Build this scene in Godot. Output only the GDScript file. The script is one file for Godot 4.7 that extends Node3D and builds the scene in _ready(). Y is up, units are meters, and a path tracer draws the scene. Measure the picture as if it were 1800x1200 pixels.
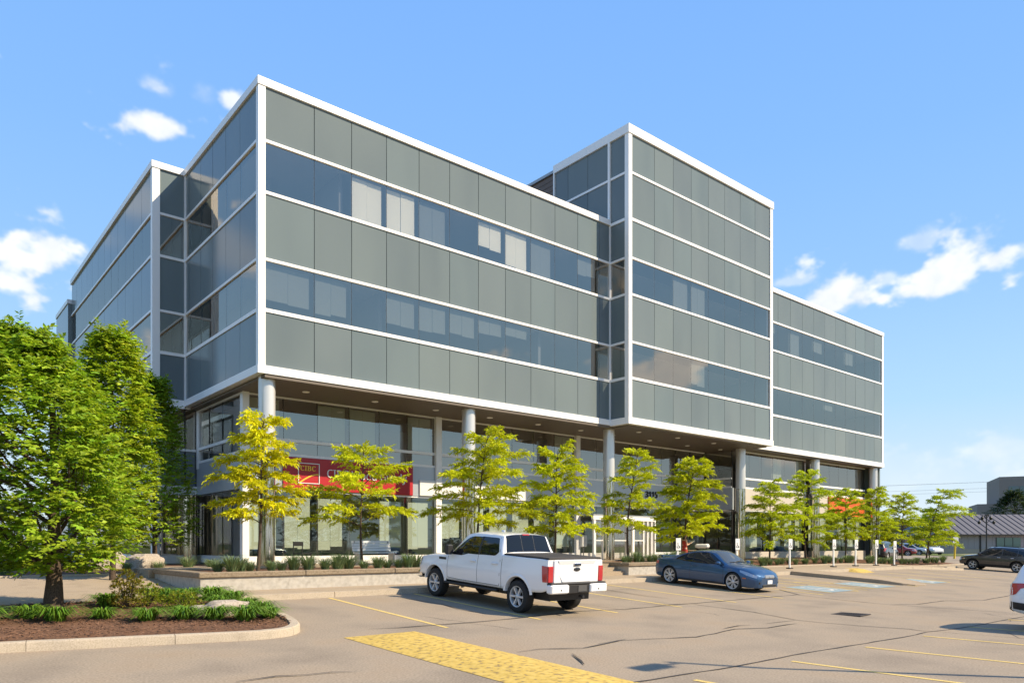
extends Node3D
# Four-storey office building with a car park in front. x runs along the front facade, -z into the building, y = 0 at the upper edge of the aisle.

var rng := RandomNumberGenerator.new()
var M := {}
var taken := {}
var boxes := {}


func _ready() -> void:
	rng.seed = 7
	look_and_light()
	materials()
	setting()
	office()
	signs()
	planting()
	vehicles()
	furniture()
	far_side()


# ------------------------------------------------------------------ camera, sky, sun
func look_and_light() -> void:
	var cam := Camera3D.new()
	cam.name = "camera"
	cam.position = Vector3(0, 1.75, 0)
	cam.basis = Basis.looking_at(Vector3(0.6416, 0, -0.767))
	var near := 0.1
	cam.set_frustum(2.0 * near * 600.0 / 1303.0, Vector2(0, near * 357.0 / 1303.0), near, 3000.0)
	cam.current = true
	add_child(cam)
	var env := Environment.new()
	env.background_mode = Environment.BG_SKY
	var sky := Sky.new()
	var pano := PanoramaSkyMaterial.new()
	pano.panorama = ImageTexture.create_from_image(sky_image())
	sky.sky_material = pano
	env.sky = sky
	env.background_energy_multiplier = 1.0
	env.tonemap_mode = Environment.TONE_MAPPER_LINEAR
	env.tonemap_exposure = 1.5
	env.sdfgi_enabled = true
	env.ssao_enabled = true
	env.ssil_enabled = true
	var we := WorldEnvironment.new()
	we.name = "world_environment"
	we.environment = env
	add_child(we)
	var sun := DirectionalLight3D.new()
	sun.name = "sun"
	sun.basis = Basis.looking_at(Vector3(-0.6 * 0.766, -0.643, -0.8 * 0.766))
	sun.light_color = Color(1.0, 0.925, 0.80)
	sun.light_energy = 1.6
	sun.light_angular_distance = 0.5
	sun.shadow_enabled = true
	add_child(sun)


func sky_image() -> Image:
	var w := 4096
	var h := 2048
	var im := Image.create(w, h, false, Image.FORMAT_RGBAF)
	var stops := [[0.0, Color(0.86, 0.945, 1.0)], [0.05, Color(0.75, 0.89, 1.0)], [0.17, Color(0.48, 0.755, 1.0)], [0.32, Color(0.33, 0.605, 1.0)], [0.45, Color(0.265, 0.535, 1.0)], [0.60, Color(0.225, 0.48, 1.0)], [1.0, Color(0.15, 0.36, 0.86)]]
	for y in h:
		var el := sin(PI * (0.5 - (y + 0.5) / h))
		var c: Color = stops[0][1]
		if el > 0.0:
			for k in stops.size() - 1:
				if el >= stops[k][0] and el <= stops[k + 1][0]:
					c = (stops[k][1] as Color).lerp(stops[k + 1][1], (el - stops[k][0]) / (stops[k + 1][0] - stops[k][0]))
		else:
			c = Color(0.42, 0.40, 0.36)
		c = c * 0.67
		c.a = 1.0
		im.fill_rect(Rect2i(0, y, w, 1), c)
	# clouds: [azimuth, elevation, half width, half height (degrees), density]
	var puffs := []
	for q in [[300, 228, 62, 30, 1.0], [270, 205, 30, 16, 0.6], [262, 150, 32, 20, 0.5], [290, 165, 24, 22, 0.3], [408, 175, 22, 20, 0.75], [355, 168, 26, 22, 0.25], [35, 455, 85, 52, 1.0], [5, 480, 60, 50, 0.8], [1462, 520, 62, 36, 1.0], [1400, 495, 50, 16, 0.45], [1640, 500, 66, 32, 1.0], [1712, 455, 72, 38, 1.0], [1620, 425, 34, 26, 0.45], [1560, 492, 28, 18, 0.5], [1790, 440, 60, 22, 0.7], [1790, 800, 110, 50, 0.3], [1620, 830, 160, 50, 0.22]]:
		var dx: float = q[0] - 900.0
		var az := atan2(0.6416, 0.767) + atan2(dx, 1303.0)
		var d := sqrt(1303.0 * 1303.0 + dx * dx)
		puffs.append([az, atan2(957.0 - q[1], d), q[2] / d, q[3] / d, q[4]])
	var r := RandomNumberGenerator.new()
	r.seed = 21
	for k in 70:
		var az := r.randf_range(0, TAU)
		var lift := r.randf_range(0.06, 0.75)
		var wide := r.randf_range(0.03, 0.09)
		if absf(angle_difference(az, 0.696)) > 0.75:
			var dens := r.randf_range(0.5, 1.0)
			puffs.append([az, lift, wide, wide * r.randf_range(0.3, 0.55), dens])
			puffs.append([az + wide * r.randf_range(-0.8, 0.8), lift + wide * 0.2, wide * 0.6, wide * 0.3, dens])
	var noise := FastNoiseLite.new()
	noise.seed = 4
	noise.frequency = 11.0
	noise.fractal_octaves = 6
	noise.fractal_gain = 0.58
	var cover := {}
	for p in puffs:
		var cx := int(p[0] / TAU * w)
		var cy := int((0.5 - p[1] / PI) * h)
		var rx := int(p[2] * 2.2 / TAU * w / maxf(cos(p[1]), 0.3)) + 2
		var ry := int(p[3] * 2.2 / PI * h) + 2
		for y in range(maxi(cy - ry, 0), mini(cy + ry, h / 2 - 1)):
			var el := PI * (0.5 - (y + 0.5) / h)
			for x in range(cx - rx, cx + rx):
				var az := (x + 0.5) / w * TAU
				var a: float = (az - p[0]) * cos(el) / p[2]
				var b: float = (el - p[1]) / p[3]
				if b < 0:
					b *= 1.35
				var d := a * a + b * b
				if d < 4.5:
					var dir := Vector3(sin(az) * cos(el), sin(el), -cos(az) * cos(el))
					var t: float = exp(-d * 1.15) * 1.1 + noise.get_noise_3d(dir.x, dir.y * 1.6, dir.z) * 1.15 - 0.30
					t = clampf(t * 1.7, 0, 1) * p[4]
					if t > 0.0:
						var key := Vector2i(posmod(x, w), y)
						cover[key] = 1.0 - (1.0 - cover.get(key, 0.0)) * (1.0 - t)
	for key: Vector2i in cover:
		var a: float = cover[key]
		var az: float = (key.x + 0.5) / w * TAU
		var el: float = PI * (0.5 - (key.y + 0.5) / h)
		var body := clampf(0.5 + 0.9 * noise.get_noise_3d(sin(az) * cos(el) * 1.6 + 3.0, sin(el) * 1.6, cos(az) * cos(el) * 1.6), 0, 1)
		a = a * a * (3.0 - 2.0 * a) * 0.93
		im.set_pixelv(key, im.get_pixelv(key).lerp(Color(0.60, 0.63, 0.68).lerp(Color(0.80, 0.79, 0.78), body), a))
	return im


# ------------------------------------------------------------------ shapes
class Geo:
	var p := PackedVector3Array()
	var n := PackedVector3Array()
	var c := PackedColorArray()
	var i := PackedInt32Array()
	var tint := Color.WHITE
	var tinted := false

	# corners run counter-clockwise seen from outside
	func quad(a: Vector3, b: Vector3, d: Vector3, e: Vector3) -> void:
		var nn := (b - a).cross(d - a)
		if nn.length_squared() < 1e-14:
			nn = (d - a).cross(e - a)
		nn = nn.normalized()
		var k := p.size()
		p.append(a); p.append(b); p.append(d); p.append(e)
		for q in 4:
			n.append(nn)
			c.append(tint)
		i.append(k); i.append(k + 2); i.append(k + 1)
		i.append(k); i.append(k + 3); i.append(k + 2)

	func tri(a: Vector3, b: Vector3, d: Vector3) -> void:
		var nn := (b - a).cross(d - a).normalized()
		var k := p.size()
		p.append(a); p.append(b); p.append(d)
		for q in 3:
			n.append(nn)
			c.append(tint)
		i.append(k); i.append(k + 2); i.append(k + 1)

	func hexa(b: Array) -> void:   # b: four bottom corners counter-clockwise seen from above, then the four above them
		quad(b[3], b[2], b[1], b[0])
		quad(b[4], b[5], b[6], b[7])
		for k in 4:
			var j := (k + 1) % 4
			quad(b[k], b[j], b[j + 4], b[k + 4])

	func box(at: Vector3, size: Vector3, turn := Basis.IDENTITY) -> void:
		var h := size * 0.5
		var b := []
		for y in [-h.y, h.y]:
			for q in [[-1, 1], [1, 1], [1, -1], [-1, -1]]:
				b.append(at + turn * Vector3(q[0] * h.x, y, q[1] * h.z))
		hexa(b)

	# a box with a chamfer of e on all upright and lying edges
	func block(at: Vector3, size: Vector3, e: float, turn := Basis.IDENTITY) -> void:
		var h := size * 0.5
		var rings := []
		for lv in [[-h.y, e], [-h.y + e, 0.0], [h.y - e, 0.0], [h.y, e]]:
			var x: float = h.x - lv[1]
			var z: float = h.z - lv[1]
			var ring := []
			for q in [[-x, z - e], [-x + e, z], [x - e, z], [x, z - e], [x, -z + e], [x - e, -z], [-x + e, -z], [-x, -z + e]]:
				ring.append(at + turn * Vector3(q[0], lv[0], q[1]))
			rings.append(ring)
		for k in 3:
			for j in 8:
				var j2 := (j + 1) % 8
				quad(rings[k][j], rings[k][j2], rings[k + 1][j2], rings[k + 1][j])
		fan(rings[3], Vector3.ZERO, false)
		fan(rings[0], Vector3.ZERO, true)

	func fan(ring: Array, _c: Vector3, flip: bool) -> void:
		for k in range(1, ring.size() - 1):
			if flip:
				tri(ring[0], ring[k + 1], ring[k])
			else:
				tri(ring[0], ring[k], ring[k + 1])

	# rows of points as a smooth sheet; the outside is where rows x columns point
	func sheet(rows: Array, flip := false) -> void:
		var k := p.size()
		var nr := rows.size()
		var nc: int = rows[0].size()
		var acc := PackedVector3Array()
		acc.resize(nr * nc)
		var idx := PackedInt32Array()
		for r in nr:
			for q in nc:
				p.append(rows[r][q])
				c.append(tint)
		for r in nr - 1:
			for q in nc - 1:
				var a := r * nc + q
				var quads := [[a, a + 1, a + nc + 1], [a, a + nc + 1, a + nc]]
				for t in quads:
					var t0: int = t[0]
					var t1: int = t[2] if flip else t[1]
					var t2: int = t[1] if flip else t[2]
					var fn := (p[k + t1] - p[k + t0]).cross(p[k + t2] - p[k + t0])
					acc[t0] += fn
					acc[t1] += fn
					acc[t2] += fn
					idx.append(k + t0); idx.append(k + t2); idx.append(k + t1)
		for q in acc.size():
			n.append(acc[q].normalized() if acc[q].length_squared() > 1e-16 else Vector3.UP)
		i.append_array(idx)

	# round a line of points
	func tube(path: Array, radii: Array, sides := 8, caps := true) -> void:
		var rows := []
		var side := Vector3.ZERO
		for k in path.size():
			var d: Vector3 = (path[mini(k + 1, path.size() - 1)] - path[maxi(k - 1, 0)]).normalized()
			if side == Vector3.ZERO:
				side = d.cross(Vector3(0.31, 0.23, 0.92) if absf(d.z) < 0.8 else Vector3(0.9, 0.1, 0.2)).normalized()
			else:
				side = (side - d * side.dot(d)).normalized()
			var up := d.cross(side)
			var ring := []
			for s in sides + 1:
				var a := TAU * s / sides
				ring.append(path[k] + (side * cos(a) + up * sin(a)) * radii[k])
			rows.append(ring)
		sheet(rows)
		if caps:
			var first: Array = rows[0].slice(0, sides)
			var last: Array = rows[-1].slice(0, sides)
			fan(first, path[0], true)
			fan(last, path[-1], false)

	# profile points (radius, height) turned about the y axis of xf, from bottom to top
	func lathe(profile: Array, segs: int, xf := Transform3D.IDENTITY) -> void:
		var rows := []
		for q in profile:
			var ring := []
			for s in segs + 1:
				var a := -TAU * s / segs
				ring.append(xf * Vector3(cos(a) * q.x, q.y, sin(a) * q.x))
			rows.append(ring)
		sheet(rows)

	func mesh() -> ArrayMesh:
		var a := []
		a.resize(Mesh.ARRAY_MAX)
		a[Mesh.ARRAY_VERTEX] = p
		a[Mesh.ARRAY_NORMAL] = n
		if tinted:
			a[Mesh.ARRAY_COLOR] = c
		a[Mesh.ARRAY_INDEX] = i
		var m := ArrayMesh.new()
		m.add_surface_from_arrays(Mesh.PRIMITIVE_TRIANGLES, a)
		return m


func numbered(called: String) -> String:
	if not taken.has(called):
		taken[called] = 0
		return called
	taken[called] += 1
	return "%s_%03d" % [called, taken[called]]


func tag(o: Node3D, label: String, category: String, group := "", kind := "") -> void:
	if label:
		o.set_meta("label", label)
	if category:
		o.set_meta("category", category)
	if group:
		o.set_meta("group", group)
	if kind:
		o.set_meta("kind", kind)


func thing(called: String, label: String, category: String, at := Vector3.ZERO, turn := 0.0, group := "") -> Node3D:
	var o := Node3D.new()
	o.name = numbered(called)
	add_child(o)
	o.position = at
	o.rotation.y = turn
	tag(o, label, category, group)
	return o


func put(called: String, mesh: Mesh, m: Material, parent: Node = null, at := Vector3.ZERO) -> MeshInstance3D:
	var o := MeshInstance3D.new()
	o.mesh = mesh
	o.material_override = m
	o.position = at
	if parent == null:
		o.name = numbered(called)
		add_child(o)
	else:
		o.name = called
		parent.add_child(o, true)
	return o


func structure(called: String, g: Geo, m: Material, parent: Node = null) -> MeshInstance3D:
	var o := put(called, g.mesh(), m, parent)
	if parent == null:
		o.set_meta("kind", "structure")
	return o


func copy(o: Node3D, at: Vector3, turn: float, label := "", group := "") -> Node3D:
	var k: Node3D = o.duplicate()
	k.name = numbered(String(o.name).rstrip("0123456789").trim_suffix("_") if String(o.name).right(4).begins_with("_") else String(o.name))
	add_child(k)
	k.position = at
	k.rotation.y = turn
	if label:
		k.set_meta("label", label)
	if group:
		k.set_meta("group", group)
	return k


func boxmesh(size: Vector3) -> Mesh:
	var key := size.snappedf(0.001)
	if not boxes.has(key):
		var g := Geo.new()
		g.box(Vector3.ZERO, key)
		boxes[key] = g.mesh()
	return boxes[key]


func box(called: String, lo: Vector3, hi: Vector3, m: Material, parent: Node = null) -> MeshInstance3D:
	var o := put(called, boxmesh((hi - lo).abs()), m, parent, (lo + hi) * 0.5)
	return o


# the place u metres along the facade, y up, v metres into the scene
func P(u: float, y: float, v: float) -> Vector3:
	return Vector3(u, y, -v)


# ------------------------------------------------------------------ materials
func lin(r: float, g: float, b: float, a := 1.0) -> Color:
	var c := Color(r, g, b).linear_to_srgb()
	c.a = a
	return c


func mat(called: String, color: Color, rough := 0.7, metal := 0.0, spec := 0.5) -> StandardMaterial3D:
	var m := StandardMaterial3D.new()
	m.resource_name = called
	m.albedo_color = lin(color.r, color.g, color.b, color.a)
	m.roughness = rough
	m.metallic = metal
	m.metallic_specular = spec
	if color.a < 1.0:
		m.transparency = BaseMaterial3D.TRANSPARENCY_ALPHA
	M[called] = m
	return m


func ramp_noise(freq: float, octaves: int, seed_: int, cols: Array, size := 512, kind := FastNoiseLite.TYPE_SIMPLEX_SMOOTH) -> NoiseTexture2D:
	var f := FastNoiseLite.new()
	f.noise_type = kind
	f.seed = seed_
	f.frequency = freq
	f.fractal_octaves = octaves
	var t := NoiseTexture2D.new()
	t.width = size
	t.height = size
	t.seamless = true
	t.noise = f
	var g := Gradient.new()
	var offs := PackedFloat32Array()
	var cs := PackedColorArray()
	for q in cols:
		offs.append(q[0])
		cs.append(lin(q[1], q[2], q[3]))
	g.offsets = offs
	g.colors = cs
	t.color_ramp = g
	return t


# fine grain and coarse patches laid over each other in world space
func grained(called: String, fine: NoiseTexture2D, fine_m: float, coarse: NoiseTexture2D, coarse_m: float, rough: float, bump := 0.0, spec := 0.3) -> StandardMaterial3D:
	var m := mat(called, Color(1, 1, 1), rough, 0.0, spec)
	m.albedo_texture = fine
	m.uv1_triplanar = true
	m.uv1_world_triplanar = true
	m.uv1_scale = Vector3.ONE / fine_m
	if coarse:
		m.detail_enabled = true
		m.detail_albedo = coarse
		m.detail_blend_mode = BaseMaterial3D.BLEND_MODE_MUL
		m.detail_uv_layer = BaseMaterial3D.DETAIL_UV_2
		m.uv2_triplanar = true
		m.uv2_world_triplanar = true
		m.uv2_scale = Vector3.ONE / coarse_m
	if bump > 0.0:
		m.heightmap_enabled = true
		m.heightmap_texture = fine
		m.heightmap_scale = bump
	return m


func leafmat(called: String, through: float, rough := 0.45) -> StandardMaterial3D:
	var m := mat(called, Color(1, 1, 1), rough, 0.0, 0.35)
	m.vertex_color_use_as_albedo = true
	m.backlight_enabled = true
	m.backlight = lin(through, through, through * 0.5)
	return m


func paint(called: String, color: Color, metal := 0.0) -> StandardMaterial3D:
	var m := mat(called, color, 0.35, metal)
	m.clearcoat_enabled = true
	m.clearcoat = 1.0
	m.clearcoat_roughness = 0.04
	return m


# thin reflecting coat on a clear pane
func coated(called: String, color: Color) -> void:
	var m := mat(called, color, 0.012, 1.0)
	m.albedo_texture = ramp_noise(0.004, 2, 73, [[0.0, 0.97, 0.97, 0.97], [1.0, 1.0, 1.0, 1.0]], 64)
	m.uv1_triplanar = true


func materials() -> void:
	var patch := ramp_noise(0.012, 5, 31, [[0.0, 0.74, 0.74, 0.75], [0.38, 0.92, 0.92, 0.92], [0.6, 1.0, 0.99, 0.97], [1.0, 1.0, 0.95, 0.88]])
	var patch2 := ramp_noise(0.02, 4, 77, [[0.0, 0.78, 0.77, 0.76], [0.45, 0.97, 0.97, 0.97], [1.0, 1.0, 0.98, 0.95]])
	var grit := ramp_noise(0.11, 5, 5, [[0.0, 0.20, 0.166, 0.126], [0.35, 0.285, 0.234, 0.176], [0.55, 0.315, 0.259, 0.196], [0.75, 0.345, 0.285, 0.217], [1.0, 0.43, 0.36, 0.28]])
	grained("asphalt", grit, 2.7, patch, 17.0, 0.92, 0.35)
	var cgrit := ramp_noise(0.11, 4, 9, [[0.0, 0.25, 0.195, 0.135], [0.4, 0.36, 0.285, 0.20], [0.65, 0.41, 0.33, 0.237], [1.0, 0.48, 0.395, 0.295]])
	grained("concrete", cgrit, 2.3, patch2, 9.0, 0.9, 0.2)
	var kgrit := ramp_noise(0.1, 4, 19, [[0.0, 0.28, 0.235, 0.175], [0.4, 0.43, 0.365, 0.28], [1.0, 0.55, 0.475, 0.38]])
	grained("kerb", kgrit, 1.7, patch2, 5.0, 0.9, 0.2)
	var wgrit := ramp_noise(0.03, 5, 12, [[0.0, 0.36, 0.335, 0.295], [0.32, 0.43, 0.405, 0.36], [0.6, 0.465, 0.44, 0.395], [1.0, 0.51, 0.485, 0.44]])
	grained("planter_wall", wgrit, 2.9, patch2, 3.1, 0.9, 0.1)
	var capg := ramp_noise(0.05, 4, 14, [[0.0, 0.17, 0.13, 0.09], [0.5, 0.27, 0.215, 0.15], [1.0, 0.34, 0.275, 0.20]])
	grained("planter_cap", capg, 2.0, patch2, 4.0, 0.9, 0.2)
	var mulch := ramp_noise(0.09, 4, 23, [[0.0, 0.13, 0.072, 0.046], [0.45, 0.15, 0.082, 0.052], [0.65, 0.175, 0.096, 0.058], [0.85, 0.23, 0.135, 0.083], [1.0, 0.33, 0.22, 0.145]])
	grained("mulch", mulch, 0.9, patch, 5.0, 0.95, 3.0)
	var lawn := ramp_noise(0.14, 4, 41, [[0.0, 0.03, 0.05, 0.01], [0.5, 0.11, 0.14, 0.035], [1.0, 0.24, 0.24, 0.08]])
	grained("lawn", lawn, 3.0, patch, 13.0, 0.95, 1.0)
	var hump := ramp_noise(0.05, 6, 51, [[0.0, 0.15, 0.12, 0.09], [0.24, 0.30, 0.22, 0.10], [0.33, 0.52, 0.355, 0.085], [0.5, 0.58, 0.41, 0.105], [1.0, 0.64, 0.48, 0.17]])
	grained("hump_paint", hump, 3.7, patch2, 2.3, 0.85, 0.3)
	var line := ramp_noise(0.09, 4, 57, [[0.0, 0.30, 0.23, 0.14], [0.3, 0.42, 0.31, 0.13], [0.42, 0.70, 0.52, 0.17], [1.0, 0.80, 0.62, 0.25]])
	grained("line_paint", line, 0.9, patch2, 3.0, 0.85)
	var bluep := ramp_noise(0.06, 4, 61, [[0.0, 0.31, 0.26, 0.20], [0.36, 0.32, 0.31, 0.27], [0.55, 0.22, 0.35, 0.42], [1.0, 0.20, 0.38, 0.50]])
	grained("blue_paint", bluep, 1.1, patch2, 3.0, 0.85)
	var whitep := ramp_noise(0.06, 4, 63, [[0.0, 0.33, 0.29, 0.22], [0.42, 0.62, 0.60, 0.55], [1.0, 0.72, 0.70, 0.66]])
	grained("white_paint_worn", whitep, 1.1, patch2, 3.0, 0.85)
	mat("tar", Color(0.045, 0.038, 0.033), 0.75)
	mat("iron", Color(0.06, 0.05, 0.045), 0.7, 0.3)
	# building
	mat("white_trim", Color(0.82, 0.81, 0.79), 0.32)
	var sp := mat("spandrel", Color(0.164, 0.200, 0.202), 0.12, 0.0, 0.36)
	var streak := ramp_noise(0.006, 3, 71, [[0.0, 0.84, 0.85, 0.87], [0.5, 0.95, 0.95, 0.95], [1.0, 1.0, 1.0, 0.99]])
	sp.albedo_texture = streak
	sp.uv1_triplanar = true
	sp.uv1_world_triplanar = true
	sp.uv1_scale = Vector3(0.09, 0.03, 0.09)
	for k in 4:
		var s2: StandardMaterial3D = sp.duplicate()
		s2.resource_name = "spandrel_tone"
		s2.albedo_color = lin(0.164 * [0.95, 1.0, 1.04, 0.98][k], 0.200 * [0.95, 0.99, 1.03, 1.0][k], 0.206 * [0.96, 1.0, 1.02, 1.01][k])
		s2.uv1_offset = Vector3(k * 0.31, k * 0.17, 0)
		M["spandrel_%d" % k] = s2
	mat("backing", Color(0.012, 0.012, 0.013), 0.8)
	coated("glass", Color(0.69, 0.63, 0.54, 0.47))
	coated("clear_glass", Color(0.74, 0.69, 0.61, 0.38))
	coated("shop_glass", Color(0.74, 0.84, 0.76, 0.20))
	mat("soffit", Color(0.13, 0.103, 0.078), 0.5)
	mat("ceiling", Color(0.34, 0.34, 0.33), 0.9)
	mat("lens", Color(0.85, 0.83, 0.78), 0.4)
	mat("steel", Color(0.60, 0.55, 0.47), 0.09, 1.0)
	mat("lit_steel", Color(0.66, 0.65, 0.63), 0.28, 0.4)  # paler copy of the column steel, its lit look put into the colour
	mat("band", Color(0.42, 0.45, 0.48), 0.35, 0.3)
	mat("band_stone", Color(0.52, 0.47, 0.40), 0.6)
	mat("cream_blind", Color(0.80, 0.79, 0.68), 0.85)
	mat("dimmed_blind", Color(0.165, 0.185, 0.175), 0.85)  # dimmer copy of the cream blind; muting by the reflecting glass is painted in
	mat("pale_blind", Color(0.33, 0.385, 0.29), 0.85)
	mat("inside", Color(0.20, 0.20, 0.20), 0.9)
	mat("inside_floor", Color(0.10, 0.10, 0.10), 0.9)
	mat("brown_siding", Color(0.12, 0.085, 0.065), 0.6)
	mat("red_panel", Color(0.42, 0.012, 0.018), 0.4)
	mat("orange_panel", Color(0.72, 0.10, 0.022), 0.45)
	mat("gold", Color(0.85, 0.50, 0.04), 0.4)
	mat("sign_white", Color(0.74, 0.74, 0.71), 0.4)
	mat("black", Color(0.012, 0.012, 0.012), 0.5)
	mat("grey_metal", Color(0.35, 0.35, 0.35), 0.4, 0.6)
	# plants
	var bark := ramp_noise(0.05, 4, 81, [[0.0, 0.025, 0.018, 0.013], [0.5, 0.085, 0.062, 0.045], [1.0, 0.17, 0.13, 0.10]])
	var bk := grained("bark", bark, 0.6, null, 1.0, 0.95, 1.5)
	bk.uv1_scale = Vector3(2.4, 0.7, 2.4)
	leafmat("leaves", 0.8)
	leafmat("blades", 0.35, 0.5)
	var stone := ramp_noise(0.04, 5, 91, [[0.0, 0.13, 0.10, 0.075], [0.4, 0.33, 0.28, 0.23], [1.0, 0.56, 0.52, 0.46]])
	grained("boulder", stone, 1.2, null, 1.0, 0.9, 1.5)
	# vehicles
	paint("paint_white", Color(0.78, 0.79, 0.80))
	paint("paint_blue", Color(0.014, 0.066, 0.165), 0.5)
	paint("paint_grey", Color(0.045, 0.045, 0.05), 0.4)
	paint("paint_silver", Color(0.45, 0.46, 0.48), 0.6)
	paint("paint_red", Color(0.22, 0.012, 0.014), 0.1)
	paint("paint_black", Color(0.012, 0.012, 0.014), 0.1)
	mat("tyre", Color(0.018, 0.018, 0.018), 0.85)
	mat("rim", Color(0.58, 0.58, 0.58), 0.3, 0.35)
	mat("chrome", Color(0.85, 0.85, 0.85), 0.08, 1.0)
	mat("car_glass", Color(0.008, 0.009, 0.011), 0.01, 0.0, 0.55)
	mat("windshield_glass", Color(0.075, 0.085, 0.09), 0.01, 0.25, 0.6)  # opaque pane, the pale look of sky and lit cabin is in the colour
	mat("trim_black", Color(0.016, 0.016, 0.017), 0.55)
	mat("tonneau", Color(0.035, 0.032, 0.030), 0.75)
	var tl := mat("tail_red", Color(0.42, 0.012, 0.015), 0.08)
	tl.clearcoat_enabled = true
	mat("lamp_clear", Color(0.40, 0.41, 0.42), 0.05, 0.75)
	mat("plate", Color(0.80, 0.82, 0.85), 0.5)
	mat("plate_dark", Color(0.08, 0.08, 0.08), 0.5)
	mat("orange_lens", Color(0.6, 0.14, 0.02), 0.15)


# ------------------------------------------------------------------ ground
func right_end(u: float) -> float:
	return smoothstep(44.0, 57.0, u)


func gy(u: float, v: float) -> float:
	var y := -0.22
	if v > 12.9:
		y = 0.06 * (minf(v, 18.4) - 12.9)
	elif v > 6.5:
		y = -0.22 + (v - 6.5) * 0.22 / 6.4
	return y - 0.33 * right_end(u) + maxf(v - 18.4, 0.0) * 0.06 * right_end(u)


func walk_y(u: float, v: float) -> float:
	return gy(u, 18.4) + 0.15 + 0.02 * (v - 18.4)


func grid(us: Array, vs: Array, height: Callable) -> Geo:
	var g := Geo.new()
	var rows := []
	for v in vs:
		var row := []
		for u in us:
			row.append(P(u, height.call(u, v), v))
		rows.append(row)
	g.sheet(rows)
	return g


func steps(a: float, b: float, n: int) -> Array:
	var r := []
	for k in n + 1:
		r.append(lerpf(a, b, float(k) / n))
	return r


# a flat strip of the given width along points (u, v), laid on the car park
func strip(g: Geo, pts: Array, width: float, lift: float, uneven := 0.0) -> void:
	var rows := []
	var fine := []
	for k in pts.size() - 1:
		var a: Vector2 = pts[k]
		var b: Vector2 = pts[k + 1]
		var m := maxi(1, int(a.distance_to(b) / 0.35))
		for j in m:
			fine.append(a.lerp(b, float(j) / m))
	fine.append(pts[-1])
	for k in fine.size():
		var d: Vector2 = (fine[mini(k + 1, fine.size() - 1)] - fine[maxi(k - 1, 0)]).normalized()
		var s := Vector2(-d.y, d.x)
		var q: Vector2 = fine[k] + s * rng.randf_range(-1, 1) * uneven
		var w := width * 0.5
		if uneven > 0.0:
			w *= rng.randf_range(0.55, 1.35)
			if k == 0 or k == fine.size() - 1:
				w *= 0.3
		var a := q + s * w
		var b := q - s * w
		rows.append([P(b.x, gy(b.x, b.y) + lift, b.y), P(a.x, gy(a.x, a.y) + lift, a.y)])
	g.sheet(rows, true)


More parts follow.
